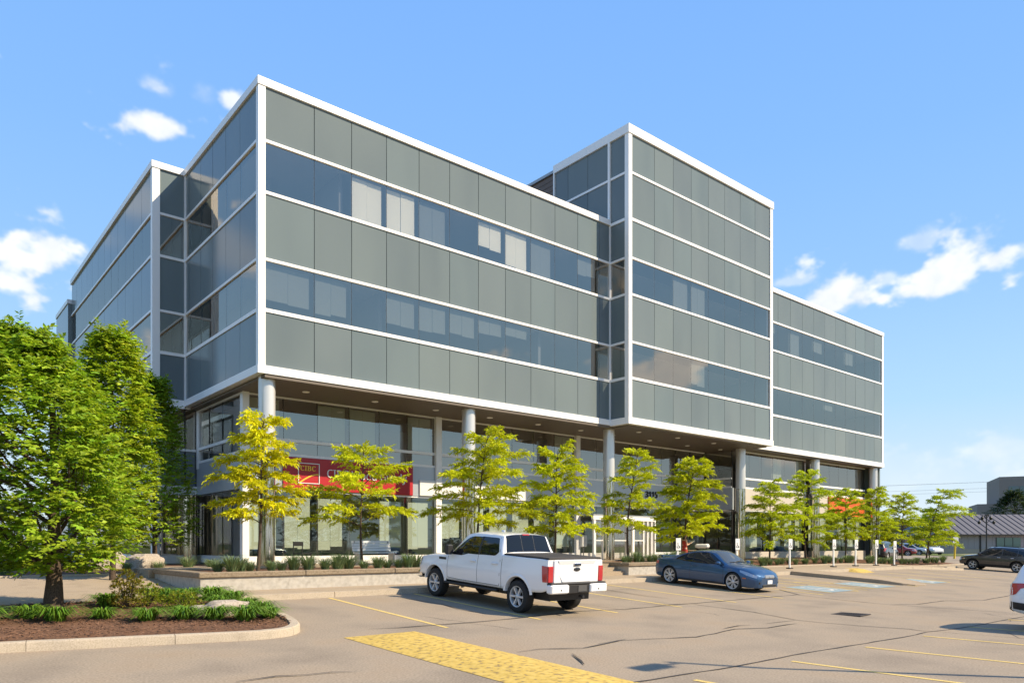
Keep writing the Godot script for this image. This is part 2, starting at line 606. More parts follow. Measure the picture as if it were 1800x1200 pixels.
func setting() -> void:
	var g := grid([-700, -200, -60, -20, 20, 60, 110, 160, 250, 400, 900], [-500, -100, 0, 18, 20.5, 22, 23.5, 24.5, 30, 60, 120, 250, 500, 1100], func(_u, v): return lerpf(-0.75, 0.28, smoothstep(21.0, 24.4, v)))
	structure("ground", g, M.lawn)
	g = grid([-45, -20, -5] + steps(0, 44, 11) + steps(45, 60, 15) + [70, 85, 100, 140, 190], [-60, -20, 0, 3] + steps(6.5, 12.9, 4) + steps(14, 18.4, 4) + [19.5, 21, 22.5, 24.5], gy)
	structure("asphalt_lot", g, M.asphalt)
	# far side road and yard
	g = grid(steps(58, 190, 6), [24.6, 30, 36, 40], func(_u, v): return 0.37 + (v - 24.6) * 0.0)
	structure("side_road", g, M.asphalt)
	# pavement along the stalls, with its kerb stones
	g = grid(steps(6.45, 55, 50), [18.58, 19.3, 20.2, 21.0, 21.6], walk_y)
	structure("sidewalk", g, M.concrete)
	var kerb := Node3D.new()
	kerb.name = "kerb"
	kerb.set_meta("kind", "structure")
	add_child(kerb)
	var u := 6.5
	while u < 54.0:
		var e := minf(u + 2.66, 54.4)
		var k := Geo.new()
		var b := []
		for q in [[u + 0.008, 18.40], [e - 0.008, 18.40], [e - 0.008, 18.58], [u + 0.008, 18.58]]:
			b.append(P(q[0], gy(q[0], 18.4) - 0.1, q[1]))
		for q in [[u + 0.008, 18.415], [e - 0.008, 18.415], [e - 0.008, 18.58], [u + 0.008, 18.58]]:
			b.append(P(q[0], gy(q[0], 18.4) + 0.154, q[1]))
		k.hexa(b)
		put("kerb_stone", k.mesh(), M.kerb, kerb)
		u = e
	# peninsula between the accessible stalls
	g = Geo.new()
	var edge := []
	for q in [[32.6, 18.4], [32.6, 14.2], [32.75, 13.4], [33.1, 13.05], [33.7, 12.9], [34.3, 13.1], [34.65, 13.6], [34.75, 14.3], [34.75, 18.4]]:
		edge.append(Vector2(q[0], q[1]))
	var low := []
	var high := []
	for q in edge:
		low.append(P(q.x, gy(q.x, q.y) - 0.1, q.y))
		high.append(P(q.x, gy(q.x, q.y) + 0.135 * smoothstep(12.6, 14.5, q.y) + 0.03, q.y))
	for k in edge.size() - 1:
		g.quad(low[k], low[k + 1], high[k + 1], high[k])
	for k in range(1, edge.size() - 1):
		g.tri(high[0], high[k], high[k + 1])
	structure("curb_peninsula", g, M.concrete)
	# landscaped bed with its rounded kerb
	var path := []
	for q in [[-14, 15.9], [-6, 15.0], [1.29, 13.94], [2.03, 13.8], [3.24, 13.59], [4.56, 13.34], [5.2, 13.27], [5.75, 13.38], [6.13, 13.78], [6.36, 14.56], [6.45, 15.36], [6.48, 16.5], [6.48, 18.4]]:
		path.append(Vector2(q[0], q[1]))
	var curve := Curve2D.new()
	for k in path.size():
		var t: Vector2 = (path[mini(k + 1, path.size() - 1)] - path[maxi(k - 1, 0)]) / 6.0
		curve.add_point(path[k], -t * 0.8, t * 0.8)
	var ring := Array(curve.tessellate_even_length(6, 0.22))
	var inner := []
	for k in ring.size():
		var d: Vector2 = (ring[mini(k + 1, ring.size() - 1)] - ring[maxi(k - 1, 0)]).normalized()
		inner.append(ring[k] + Vector2(-d.y, d.x) * 0.2)
	var border := Node3D.new()
	border.name = "bed_kerb"
	border.set_meta("kind", "structure")
	add_child(border)
	var k0 := 0
	while k0 < ring.size() - 1:
		var k1 := mini(k0 + 14, ring.size() - 1)
		var k := Geo.new()
		var lo := []
		var face := []
		var lip := []
		var top := []
		var back := []
		for j in range(k0, k1 + 1):
			var q: Vector2 = ring[j]
			var w: Vector2 = inner[j]
			if j == k1 and k1 < ring.size() - 1:
				q = q.lerp(ring[j - 1], 0.05)
				w = w.lerp(inner[j - 1], 0.05)
			var y := gy(q.x, q.y)
			lo.append(P(q.x, y - 0.1, q.y))
			face.append(P(lerpf(q.x, w.x, 0.06), y + 0.13, lerpf(q.y, w.y, 0.06)))
			lip.append(P(lerpf(q.x, w.x, 0.22), y + 0.158, lerpf(q.y, w.y, 0.22)))
			top.append(P(w.x, y + 0.16, w.y))
			back.append(P(w.x, y - 0.1, w.y))
		k.sheet([lo, face, lip], false)
		k.sheet([lip, top], false)
		k.sheet([top, back], false)
		for q in [0, lo.size() - 1]:
			k.quad(lo[q], face[q], top[q], back[q])
		put("kerb_stone", k.mesh(), M.kerb, border)
		k0 = k1
	var bed_noise := FastNoiseLite.new()
	bed_noise.seed = 3
	bed_noise.frequency = 0.6
	var front := func(uu: float) -> float:
		var best := 30.0
		for j in inner.size() - 1:
			var a: Vector2 = inner[j]
			var b: Vector2 = inner[j + 1]
			if (a.x - uu) * (b.x - uu) <= 0.0 and a.x != b.x:
				best = minf(best, lerpf(a.y, b.y, (uu - a.x) / (b.x - a.x)))
		return best
	g = Geo.new()
	var rows := []
	for t in 13:
		var row := []
		for uu in steps(-13.8, 6.26, 60):
			var v0: float = front.call(uu)
			if v0 > 29.0:
				v0 = 18.0
			var v := lerpf(v0, 18.62, t / 12.0)
			row.append(P(uu, gy(uu, v) + 0.125 + (0.05 + 0.05 * bed_noise.get_noise_2d(uu * 2.0, v * 2.0)) * smoothstep(0.0, 0.3, t / 12.0) * smoothstep(0.0, 0.1, 1.0 - t / 12.0), v))
		rows.append(row)
	g.sheet(rows)
	structure("mulch_bed", g, M.mulch)
	# wood chips on the mulch
	var chip := Geo.new()
	chip.box(Vector3.ZERO, Vector3(0.07, 0.008, 0.018))
	var mm := MultiMesh.new()
	mm.transform_format = MultiMesh.TRANSFORM_3D
	mm.use_colors = true
	mm.mesh = chip.mesh()
	var cm := mat("chips", Color(1, 1, 1), 0.95)
	cm.vertex_color_use_as_albedo = true
	mm.mesh.surface_set_material(0, cm)
	var spots := []
	for k in 7000:
		var uu := rng.randf_range(-3.0, 6.2)
		var v0: float = front.call(uu)
		var v := rng.randf_range(v0, 18.5)
		if v0 < 20:
			spots.append(Transform3D(Basis.from_euler(Vector3(rng.randf_range(-0.4, 0.4), rng.randf() * TAU, rng.randf_range(-0.4, 0.4))).scaled(Vector3.ONE * rng.randf_range(0.4, 1.1)), P(uu, gy(uu, v) + 0.175 + rng.randf_range(0.0, 0.02), v)))
	mm.instance_count = spots.size()
	for k in spots.size():
		mm.set_instance_transform(k, spots[k])
		var s := rng.randf_range(0.75, 1.45)
		mm.set_instance_color(k, Color(0.16 * s, 0.085 * s, 0.05 * s))
	var chips := MultiMeshInstance3D.new()
	chips.name = "wood_chips"
	chips.multimesh = mm
	tag(chips, "brown wood chips strewn over the mulch bed", "mulch", "", "stuff")
	add_child(chips)
	# plaza left of the planter and the bed by the building
	var plaza := func(_u: float, v: float) -> float:
		return 0.484 + 0.018 * (minf(v, 22.0) - 18.4) + maxf(v - 22.0, 0.0) * 0.075
	g = grid(steps(-16, 6.14, 12), [18.63, 20, 22, 23, 24, 25.3], plaza)
	structure("plaza_path", g, M.concrete)
	g = grid(steps(-16, 10.0, 16), [25.52, 27, 29, 31, 33.3, 60], func(uu, v): return 0.83 + 0.12 * smoothstep(25.5, 29.0, v) + 0.03 * bed_noise.get_noise_2d(uu * 2.0, v * 2.0))
	structure("shade_bed", g, M.mulch)
	g = Geo.new()
	g.hexa([P(-16, 0.5, 25.31), P(6.0, 0.5, 25.31), P(6.0, 0.5, 25.5), P(-16, 0.5, 25.5), P(-16, 0.86, 25.32), P(6.0, 0.86, 25.32), P(6.0, 0.86, 25.5), P(-16, 0.86, 25.5)])
	structure("bed_edging", g, M.kerb)
	# upper plaza under the overhang, the ramp to the doors and the bed along the right wing
	g = Geo.new()
	g.hexa([P(6.0, 0.3, 24.42), P(27.5, 0.3, 24.42), P(27.5, 0.3, 27.9), P(6.0, 0.3, 27.9), P(6.0, 0.98, 24.42), P(27.5, 0.98, 24.42), P(27.5, 0.98, 27.9), P(6.0, 0.98, 27.9)])
	structure("terrace", g, M.concrete)
	g = grid(steps(27.51, 33.5, 4), [21.62, 22.5, 24.0, 25.5, 28.0], func(uu, v): return lerpf(walk_y(uu, 21.6), 0.99, smoothstep(21.6, 25.5, v)))
	structure("entrance_ramp", g, M.concrete)
	g = grid(steps(33.51, 64, 24), [21.8, 22.4, 23.2, 24.2, 25.8, 28], func(uu, v): return lerpf(walk_y(uu, 21.6) + 0.03, 0.9 - 0.35 * right_end(uu - 3.0), smoothstep(21.6, 25.4, v)) + 0.025 * bed_noise.get_noise_2d(uu * 3.0, v * 3.0))
	structure("foundation_bed", g, M.mulch)
	g = Geo.new()
	for k in 20:
		var a := lerpf(33.5, 64, k / 20.0)
		var b := lerpf(33.5, 64, (k + 1) / 20.0)
		var ya := walk_y(a, 21.6)
		var yb := walk_y(b, 21.6)
		g.hexa([P(a, ya - 0.2, 21.61), P(b, yb - 0.2, 21.61), P(b, yb - 0.2, 21.79), P(a, ya - 0.2, 21.79), P(a, ya + 0.06, 21.61), P(b, yb + 0.06, 21.61), P(b, yb + 0.06, 21.79), P(a, ya + 0.06, 21.79)])
	structure("bed_edging", g, M.kerb)
	# steps between the planters
	for k in 3:
		g = Geo.new()
		g.hexa([P(20.72, 0.2, 20.2 + k * 0.4), P(22.88, 0.2, 20.2 + k * 0.4), P(22.88, 0.2, 24.4), P(20.72, 0.2, 24.4), P(20.72, 0.67 + k * 0.15, 20.2 + k * 0.4), P(22.88, 0.67 + k * 0.15, 20.2 + k * 0.4), P(22.88, 0.67 + k * 0.15, 24.4), P(20.72, 0.67 + k * 0.15, 24.4)])
		structure("stair_step", g, M.concrete)
	markings()


func markings() -> void:
	for k in 10:
		var g := Geo.new()
		var u := 8.95 + 2.66 * k
		strip(g, [Vector2(u, 18.3), Vector2(u + 0.02, 12.85)], 0.105, 0.005)
		structure("stall_line", g, M.line_paint)
	for u in [37.4, 40.1, 42.8, 45.4]:
		var g := Geo.new()
		strip(g, [Vector2(u, 17.2), Vector2(u, 13.2)], 0.105, 0.005)
		structure("stall_line", g, M.line_paint)
	for k in 10:
		var g := Geo.new()
		var u := 8.95 + 2.7 * k
		strip(g, [Vector2(u, 6.56), Vector2(u, 1.2)], 0.105, 0.005)
		structure("stall_line", g, M.line_paint)
	# painted speed hump across the aisle
	var g := Geo.new()
	var rows := []
	for v in steps(6.55, 12.75, 12):
		var row := []
		for t in 13:
			var s := t / 12.0
			var e := smoothstep(0.0, 0.05, (v - 6.55) / 6.2) * smoothstep(0.0, 0.05, (12.75 - v) / 6.2)
			row.append(P(lerpf(6.52, 8.1, s), gy(7.3, v) + 0.006 + 0.065 * sin(PI * s) * e, v))
		rows.append(row)
	g.sheet(rows)
	structure("speed_hump", g, M.hump_paint)
	# accessible stall panels: blue, with a white wheelchair sign
	for q in [[26.05, 27.85, 13.15, 14.95], [29.95, 31.75, 13.25, 15.05], [35.4, 37.1, 13.2, 14.9]]:
		var b := Geo.new()
		var um: float = (q[0] + q[1]) * 0.5
		strip(b, [Vector2(um, q[3]), Vector2(um, q[2])], q[1] - q[0], 0.009)
		structure("blue_panel", b, M.blue_paint)
		var y := Geo.new()
		strip(y, [Vector2(q[0] - 0.09, q[3] + 0.1), Vector2(q[0] - 0.09, q[2] - 0.1)], 0.1, 0.01)
		strip(y, [Vector2(q[1] + 0.09, q[3] + 0.1), Vector2(q[1] + 0.09, q[2] - 0.1)], 0.1, 0.01)
		structure("panel_border", y, M.line_paint)
		var w := Geo.new()
		var vm: float = (q[2] + q[3]) * 0.5
		var arc := []
		for a in 12:
			var th := deg_to_rad(-200 + a * 21.0)
			arc.append(Vector2(um - 0.08 + cos(th) * 0.36, vm - 0.16 + sin(th) * 0.36))
		strip(w, arc, 0.11, 0.013)
		strip(w, [Vector2(um - 0.12, vm + 0.42), Vector2(um - 0.1, vm + 0.02), Vector2(um + 0.26, vm + 0.02), Vector2(um + 0.42, vm - 0.42), Vector2(um + 0.56, vm - 0.40)], 0.12, 0.0135)
		strip(w, [Vector2(um - 0.2, vm + 0.62), Vector2(um - 0.03, vm + 0.62)], 0.17, 0.0137)
		structure("wheelchair_marking", w, M.white_paint_worn)
	g = Geo.new()
	strip(g, [Vector2(28.7, 18.2), Vector2(28.6, 13.0)], 0.1, 0.006)
	strip(g, [Vector2(28.6, 14.2), Vector2(29.6, 13.2)], 0.1, 0.007)
	strip(g, [Vector2(28.6, 16.2), Vector2(30.1, 14.8)], 0.1, 0.007)
	structure("hatched_line", g, M.line_paint)
	# painted ramp at the pavement edge
	g = Geo.new()
	rows = []
	for v in steps(17.5, 18.75, 5):
		var row := []
		for u in steps(38.3, 39.9, 8):
			row.append(P(u, lerpf(gy(u, v) - 0.02, walk_y(u, 18.7) + 0.008, smoothstep(17.5, 18.5, v) * smoothstep(0.0, 0.3, minf(u - 38.3, 39.9 - u) + 0.05)), v))
		rows.append(row)
	g.sheet(rows)
	structure("painted_ramp", g, M.hump_paint)
	# crack sealing
	var tars := [
		[[4.6, 7.2], [8.42, 6.93], [10.35, 6.83], [11.4, 6.86], [13.32, 6.85], [14.12, 6.8], [16.31, 6.71], [17.82, 6.75], [18.68, 6.65], [20.07, 6.58], [23.67, 6.54], [33, 6.5]],
		[[16.6, 13.5], [17.92, 13.26], [19.63, 13.26], [24.08, 13.25]],
		[[17.92, 13.26], [17.71, 11.08], [17.12, 9.53], [17.23, 8.86], [17.54, 7.98], [17.95, 7.19], [17.82, 6.75]],
		[[24.98, 14.59], [23.89, 13.15], [23.62, 11.66], [23.5, 10.0], [24.57, 9.6], [26.7, 9.63], [28.33, 8.98], [31.06, 9.12], [36, 9.3]],
		[[23.5, 10.0], [23.79, 9.13], [24.49, 7.12]],
		[[10.13, 9.62], [10.79, 9.68], [12.53, 9.13], [13.28, 9.22], [14.28, 9.4], [15.13, 9.1], [16.49, 9.17]],
		[[14.03, 9.54], [14.87, 9.67], [15.2, 9.58]], [[15.81, 9.57], [16.96, 9.5]],
		[[7.42, 13.4], [8.03, 13.27], [8.87, 13.26], [10.18, 13.17], [11.57, 13.26], [13.41, 13.49], [15.03, 13.23], [17.92, 13.26]],
		[[10.73, 17.73], [11.01, 16.06], [10.87, 15.06], [11.02, 14.13]],
		[[8.25, 9.72], [8.83, 9.77], [9.53, 9.4], [11.02, 9.7]],
		[[8.88, 9.0], [8.61, 8.56], [8.41, 8.27]], [[8.95, 9.1], [8.75, 8.7]],
		[[3.53, 10.0], [4.11, 10.06], [4.46, 9.9], [4.87, 9.88], [5.23, 9.74]],
		[[28.4, 13.4], [28.7, 13.1], [28.5, 12.9]],
		[[12.5, 16.9], [13.4, 16.8]], [[18.2, 17.0], [18.1, 15.2], [18.25, 14.3]]]
	for k in tars.size():
		var t := []
		for q in tars[k]:
			t.append(Vector2(q[0], q[1]))
		var s := Geo.new()
		strip(s, t, 0.055 if k == 11 else 0.038, 0.0075 + 0.0008 * k, 0.018)
		structure("crack_seal", s, M.tar)
	# hairline cracks
	for k in 26:
		var at := Vector2(rng.randf_range(1, 40), rng.randf_range(5, 18))
		var dir := Vector2.from_angle(rng.randf() * TAU)
		var t := [at]
		for j in rng.randi_range(3, 9):
			dir = dir.rotated(rng.randf_range(-0.6, 0.6))
			at += dir * rng.randf_range(0.2, 0.5)
			t.append(at)
		var ok := true
		for q in t:
			if q.x < 7 or q.y > 18 or (q.x > 32 and q.x < 35.5 and q.y > 12):
				ok = false
		if ok:
			var s := Geo.new()
			strip(s, t, 0.014, 0.0035, 0.01)
			structure("hairline_crack", s, M.tar)
	# drain grate in the low line of the aisle
	var dr := thing("drain_grate", "square iron drain grate set in the asphalt aisle", "drain", P(19.7, gy(19.7, 9.4) + 0.004, 9.4), 0.1)
	var f := Geo.new()
	for s in [-1, 1]:
		f.box(Vector3(s * 0.36, 0.004, 0), Vector3(0.06, 0.016, 0.78))
		f.box(Vector3(0, 0.004, s * 0.36), Vector3(0.66, 0.016, 0.06))
	put("frame", f.mesh(), M.iron, dr)
	put("pit", boxmesh(Vector3(0.66, 0.004, 0.66)), M.black, dr)
	for k in 8:
		put("bar", boxmesh(Vector3(0.035, 0.014, 0.66)), M.iron, dr, Vector3(-0.29 + k * 0.083, 0.004, 0))
	# wheel stop before the grey crossover
	var ws := Geo.new()
	ws.block(Vector3.ZERO, Vector3(1.9, 0.16, 0.2), 0.03)
	var o := put("wheel_stop", ws.mesh(), M.kerb, null, P(56.4, gy(56.4, 19.8) + 0.07, 19.9))
	tag(o, "low concrete wheel stop in front of the dark grey crossover", "wheel stop")


# ------------------------------------------------------------------ office building
const ROWS := [[7.92, 9.77, "S"], [9.90, 11.54, "W"], [11.64, 13.84, "S"], [13.95, 15.62, "W"], [15.72, 17.52, "S"]]
const RAILS := [[9.77, 9.90], [11.54, 11.64], [13.84, 13.95], [15.62, 15.72]]

var block: Node3D


# one face of the building: panels, panes and rails. start is its lower left corner seen from outside, side runs to the right.
func face(start: Vector3, side: Vector3, joints: Array, rows: Array, rails: Array, blinds := {}, glass := "glass") -> void:
	var out := side.cross(Vector3.UP)
	var turn := Basis(side, Vector3.UP, out)
	var s0: float = joints[0]
	var s1: float = joints[-1]
	for ri in rows.size():
		var r: Array = rows[ri]
		var y0: float = r[0]
		var y1: float = r[1]
		if r[2] == "S":
			var o := put("backing_wall", boxmesh(Vector3(s1 - s0, y1 - y0 + 0.06, 0.04)), M.backing, block, start + side * (s0 + s1) * 0.5 + Vector3.UP * (y0 + y1) * 0.5 - out * 0.075)
			o.basis = turn
		for k in joints.size() - 1:
			var a: float = joints[k]
			var b: float = joints[k + 1]
			var mid := start + side * (a + b) * 0.5 + Vector3.UP * (y0 + y1) * 0.5
			if r[2] == "S":
				var o := put("spandrel_panel", boxmesh(Vector3(b - a - 0.024, y1 - y0, 0.03)), M["spandrel_%d" % rng.randi_range(0, 3)], block, mid - out * 0.03)
				o.basis = turn * Basis.from_euler(Vector3(rng.randf_range(-1, 1), rng.randf_range(-1, 1), 0) * 0.0028)
			else:
				var q := Geo.new()
				var hx := (b - a) * 0.5 - 0.008
				var hy := (y1 - y0) * 0.5
				q.quad(Vector3(-hx, -hy, 0), Vector3(hx, -hy, 0), Vector3(hx, hy, 0), Vector3(-hx, hy, 0))
				var o := put("window", q.mesh(), M.shop_glass if r[2] == "V" else M[glass], block, mid - out * 0.03)
				o.basis = turn * Basis.from_euler(Vector3(rng.randf_range(-1, 1), rng.randf_range(-1, 1), 0) * 0.0028)
				put("frame", boxmesh(Vector3(0.05, y1 - y0, 0.05)), M.backing, o, Vector3(hx + 0.004, 0, -0.035))
				var key := "%d,%d" % [ri, k]
				if blinds.has(key):
					var bl: Array = blinds[key]
					var drop: float = bl[0] * (y1 - y0)
					var wide: float = (b - a) - bl[2]
					var mid_x: float = bl[3] if bl.size() > 3 else -0.02
					for half in [-0.25, 0.25]:
						var cut := drop * (1.0 if drop > 0.9 * (y1 - y0) else rng.randf_range(0.95, 1.03))
						put("blind", boxmesh(Vector3(wide * 0.5 - 0.012, cut, 0.012)), M[bl[1]], o, Vector3(mid_x + half * wide, hy - cut * 0.5 - 0.06 - (bl[4] if bl.size() > 4 else 0.0), -0.14 - 0.02 * rng.randf()))
	for r in rails:
		var o := put("transom", boxmesh(Vector3(s1 - s0, r[1] - r[0], 0.09)), M.white_trim, block, start + side * (s0 + s1) * 0.5 + Vector3.UP * (r[0] + r[1]) * 0.5 - out * 0.02)
		o.basis = turn


func seq(first: float, step: float, last: float) -> Array:
	var r := [0.0]
	var x := first
	while x < last - 0.5:
		r.append(x)
		x += step
	r.append(last)
	return r


func back_from(r: Array, width: float) -> Array:
	var o := []
	for x in r:
		o.push_front(width - x)
	return o


func trim(lo: Vector3, hi: Vector3, called := "trim") -> void:
	# long runs come in lengths with fine joints
	var d := hi - lo
	var axis := 0 if absf(d.x) > 4.5 else 2 if absf(d.z) > 4.5 else -1
	if axis < 0:
		box(called, lo, hi, M.white_trim, block)
		return
	var n := ceili(absf(d[axis]) / 3.0)
	for k in n:
		var a := lo
		var b := hi
		a[axis] = lerpf(lo[axis], hi[axis], float(k) / n) + (0.0035 * signf(d[axis]) if k > 0 else 0.0)
		b[axis] = lerpf(lo[axis], hi[axis], float(k + 1) / n) - (0.0035 * signf(d[axis]) if k < n - 1 else 0.0)
		box(called, a, b, M.white_trim, block)


func column(u: float, v: float, y0: float, short := false) -> void:
	var g := Geo.new()
	g.lathe([Vector2(0.285, 0), Vector2(0.285, (3.86 if short else 5.1) - y0)], 28)
	put("column", g.mesh(), M.steel, block, P(u, y0, v))
	if short:
		return
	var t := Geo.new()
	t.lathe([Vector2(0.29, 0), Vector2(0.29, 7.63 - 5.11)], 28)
	put("column_head", t.mesh(), M.lit_steel, block, P(u, 5.11, v))  # same column, upper length painted in the brightly lit tone


func office() -> void:
	block = thing("office_building", "four storey office block of grey glass panels with white trim on steel columns", "building", Vector3.ZERO)
	var X := Vector3.RIGHT
	var B := Vector3.BACK
	# ---- main wing front
	var jm := seq(1.81, 1.487, 17.44)
	var bl := {}
	for q in [[3, 2, 0.93, "cream_blind", 0.22], [3, 3, 0.95, "cream_blind", 0.22], [3, 4, 0.97, "dimmed_blind", 0.22], [3, 6, 0.62, "cream_blind", 0.24], [3, 7, 0.9, "cream_blind", 0.24], [3, 8, 0.95, "dimmed_blind", 0.24], [3, 10, 0.5, "dimmed_blind", 0.24], [1, 0, 0.76, "dimmed_blind", 0.18], [1, 1, 0.80, "dimmed_blind", 0.24], [1, 3, 0.68, "dimmed_blind", 0.2], [1, 4, 0.66, "dimmed_blind", 0.2], [1, 5, 0.6, "dimmed_blind", 0.2], [1, 6, 0.42, "dimmed_blind", 0.2], [1, 7, 0.3, "dimmed_blind", 0.2]]:
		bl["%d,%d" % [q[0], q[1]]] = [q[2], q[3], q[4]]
	face(P(9.86, 0, 25.05), X, jm, ROWS, RAILS, bl)
	# ---- main wing left side (far end first)
	var jl := back_from(seq(1.7, 1.487, 8.2), 8.2)
	face(P(9.64, 0, 33.4), B, jl, ROWS, RAILS)
	# corner post, cornices and lower fascias of the main wing
	trim(P(9.61, 7.92, 25.24), P(9.86, 17.53, 25.02), "corner_post")
	trim(P(9.58, 17.53, 25.27), P(27.3, 17.80, 24.99), "cornice")
	trim(P(9.58, 17.53, 33.4), P(9.80, 17.80, 25.27), "cornice")
	trim(P(9.58, 7.64, 25.4), P(27.32, 7.92, 24.99), "fascia")
	trim(P(9.58, 7.64, 33.42), P(9.85, 7.92, 25.4), "fascia")
	# ---- left wing
	face(P(8.36, 0, 51.8), B, back_from(seq(1.7, 1.487, 18.18), 18.18), ROWS + [[5.85, 7.56, "W"], [4.25, 5.75, "S"], [1.3, 3.86, "W"]], RAILS + [[7.56, 7.66], [5.75, 5.85]])
	face(P(8.62, 0, 33.4), X, [0.0, 1.0], ROWS + [[5.85, 7.56, "W"], [4.25, 5.75, "S"], [1.3, 3.86, "W"]], RAILS + [[7.56, 7.92], [5.75, 5.85]])
	face(P(9.66, 0, 33.4), X, [0.0, 0.42], [[5.85, 7.56, "W"], [4.25, 5.75, "S"], [1.3, 3.86, "W"]], [[7.56, 7.63], [5.75, 5.85]])
	trim(P(8.32, 1.0, 33.62), P(8.62, 17.53, 33.36), "corner_post")
	trim(P(9.60, 7.93, 33.46), P(9.70, 17.53, 33.30), "inner_post")
	trim(P(8.29, 17.53, 51.8), P(8.52, 17.80, 33.62), "cornice")
	trim(P(8.29, 17.53, 33.64), P(9.58, 17.80, 33.33), "cornice")
	trim(P(8.30, 3.86, 51.8), P(8.5, 4.25, 33.63), "fascia")
	trim(P(8.62, 3.86, 33.6), P(10.1, 4.25, 33.34), "fascia")
	trim(P(8.4, 0.7, 33.6), P(10.1, 1.3, 33.38), "sill")
	trim(P(8.34, 0.7, 51.8), P(8.5, 1.3, 33.64), "sill")
	box("rear_bay", P(8.18, 0.7, 56), P(14, 16.4, 51.84), M.spandrel, block)
	trim(P(8.14, 16.4, 56), P(8.4, 16.65, 51.82), "cornice")
	# ---- stair and penthouse wing (stands 1.2 m forward and one storey higher)
	var R2 := ROWS + [[17.62, 19.75, "S"], [19.86, 21.66, "S"]]
	R2[4] = [15.72, 17.48, "S"]
	var j2 := seq(1.75, 1.51, 12.38)
	var b2 := {}
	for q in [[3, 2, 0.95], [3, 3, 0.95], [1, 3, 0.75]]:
		b2["%d,%d" % [q[0], q[1]]] = [q[2], "dimmed_blind", 0.2]
	face(P(27.52, 0, 23.86), X, j2, R2, RAILS + [[17.48, 17.62], [19.75, 19.86]], b2)
	face(P(27.31, 0, 25.02), B, [0.0, 0.92], R2, RAILS + [[17.48, 17.62], [19.75, 19.86]])
	face(P(27.31, 0, 29.06), B, [0.0, 1.0, 2.45, 3.9], [[17.85, 19.75, "S"], [19.86, 21.66, "S"]], [[19.75, 19.86]])
	trim(P(27.28, 7.92, 24.08), P(27.53, 21.66, 23.82), "corner_post")
	trim(P(39.88, 7.92, 24.08), P(40.15, 21.66, 23.82), "corner_post")
	trim(P(27.24, 7.93, 25.16), P(27.36, 21.66, 25.03), "inner_post")
	trim(P(27.24, 17.8, 29.12), P(27.33, 21.66, 29.04), "inner_post")
	trim(P(27.24, 21.66, 29.12), P(27.5, 22.08, 24.1), "cornice")
	trim(P(27.24, 21.66, 24.1), P(40.2, 22.08, 23.78), "cornice")
	trim(P(39.95, 21.66, 34), P(40.2, 22.08, 24.1), "cornice")
	trim(P(27.24, 7.60, 25.4), P(27.53, 7.92, 23.79), "fascia")
	trim(P(27.53, 7.60, 24.12), P(40.18, 7.92, 23.79), "fascia")
	trim(P(39.9, 7.60, 25.0), P(40.18, 7.92, 24.12), "fascia")
	box("side_wall", P(39.9, 7.95, 34), P(40.12, 21.66, 24.1), M.spandrel, block)
	box("upper_roof", P(27.4, 21.3, 34), P(39.95, 21.5, 24.1), M.inside, block)
	box("penthouse_wall", P(27.42, 17.6, 38), P(27.62, 21.75, 29.13), M.brown_siding, block)
	for k in 14:
		box("siding_board", P(27.37, 17.85 + k * 0.275, 38), P(27.415, 18.10 + k * 0.275, 29.13), M.brown_siding, block)
	box("penthouse_coping", P(27.3, 21.75, 38), P(27.7, 21.9, 29.13), M.grey_metal, block)
	box("penthouse_wall", P(27.62, 17.6, 38), P(39.9, 21.6, 37.8), M.brown_siding, block)
	# ---- right wing
	var j3 := seq(1.2, 1.487, 17.3)
	var b3 := {}
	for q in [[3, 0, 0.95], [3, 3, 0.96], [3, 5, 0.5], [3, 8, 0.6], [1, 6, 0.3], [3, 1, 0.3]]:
		b3["%d,%d" % [q[0], q[1]]] = [q[2], "dimmed_blind", 0.2]
	face(P(40.16, 0, 25.05), X, j3, ROWS, RAILS, b3)
	trim(P(57.45, 7.92, 25.26), P(57.7, 17.53, 25.02), "corner_post")
	trim(P(40.16, 17.53, 25.27), P(57.74, 17.80, 24.99), "cornice")
	trim(P(57.5, 17.53, 51.8), P(57.74, 17.80, 25.27), "cornice")
	trim(P(40.2, 7.60, 25.4), P(57.74, 7.92, 24.99), "fascia")
	box("side_wall", P(57.5, 1.0, 51.8), P(57.68, 17.53, 25.27), M.spandrel, block)
	box("rear_wall", P(8.4, 0.7, 51.8), P(57.5, 17.5, 51.6), M.spandrel, block)
	# ---- roof, floors, core
	box("roof", P(9.8, 17.2, 51.6), P(57.5, 17.5, 25.25), M.inside, block)
	box("roof", P(8.5, 17.21, 51.6), P(9.8, 17.49, 33.63), M.inside, block)
	for y in [8.75, 12.85]:
		box("floor_slab", P(9.9, y, 51.5), P(57.4, y + 0.4, 25.3), M.inside_floor, block)
		box("floor_slab", P(8.55, y, 51.5), P(9.9, y + 0.4, 33.7), M.inside_floor, block)
		box("floor_slab", P(27.6, y, 25.3), P(39.8, y + 0.4, 24.15), M.inside_floor, block)
	for y in [11.62, 15.72, 7.62]:
		box("ceiling", P(9.95, y, 51.4), P(57.3, y + 0.05, 25.35), M.ceiling, block)
	box("core_wall", P(16, 1.0, 50), P(54, 17.2, 33.5), M.inside, block)
	for y in [9.15, 13.25]:  # left-hand walls added behind the side panes to keep them dark
		box("partition", P(10.9, y, 33.3), P(11.05, y + 2.45, 27.6), M.inside, block)
		box("partition", P(9.7, y, 51.4), P(9.85, y + 2.45, 34.2), M.inside, block)
	box("partition", P(14.6, 9.15, 33.5), P(14.75, 11.62, 25.6), M.inside, block)
	box("partition", P(23.0, 9.15, 33.5), P(23.15, 11.62, 25.6), M.inside, block)
	box("partition", P(12.9, 13.25, 33.5), P(13.05, 15.72, 25.6), M.inside, block)
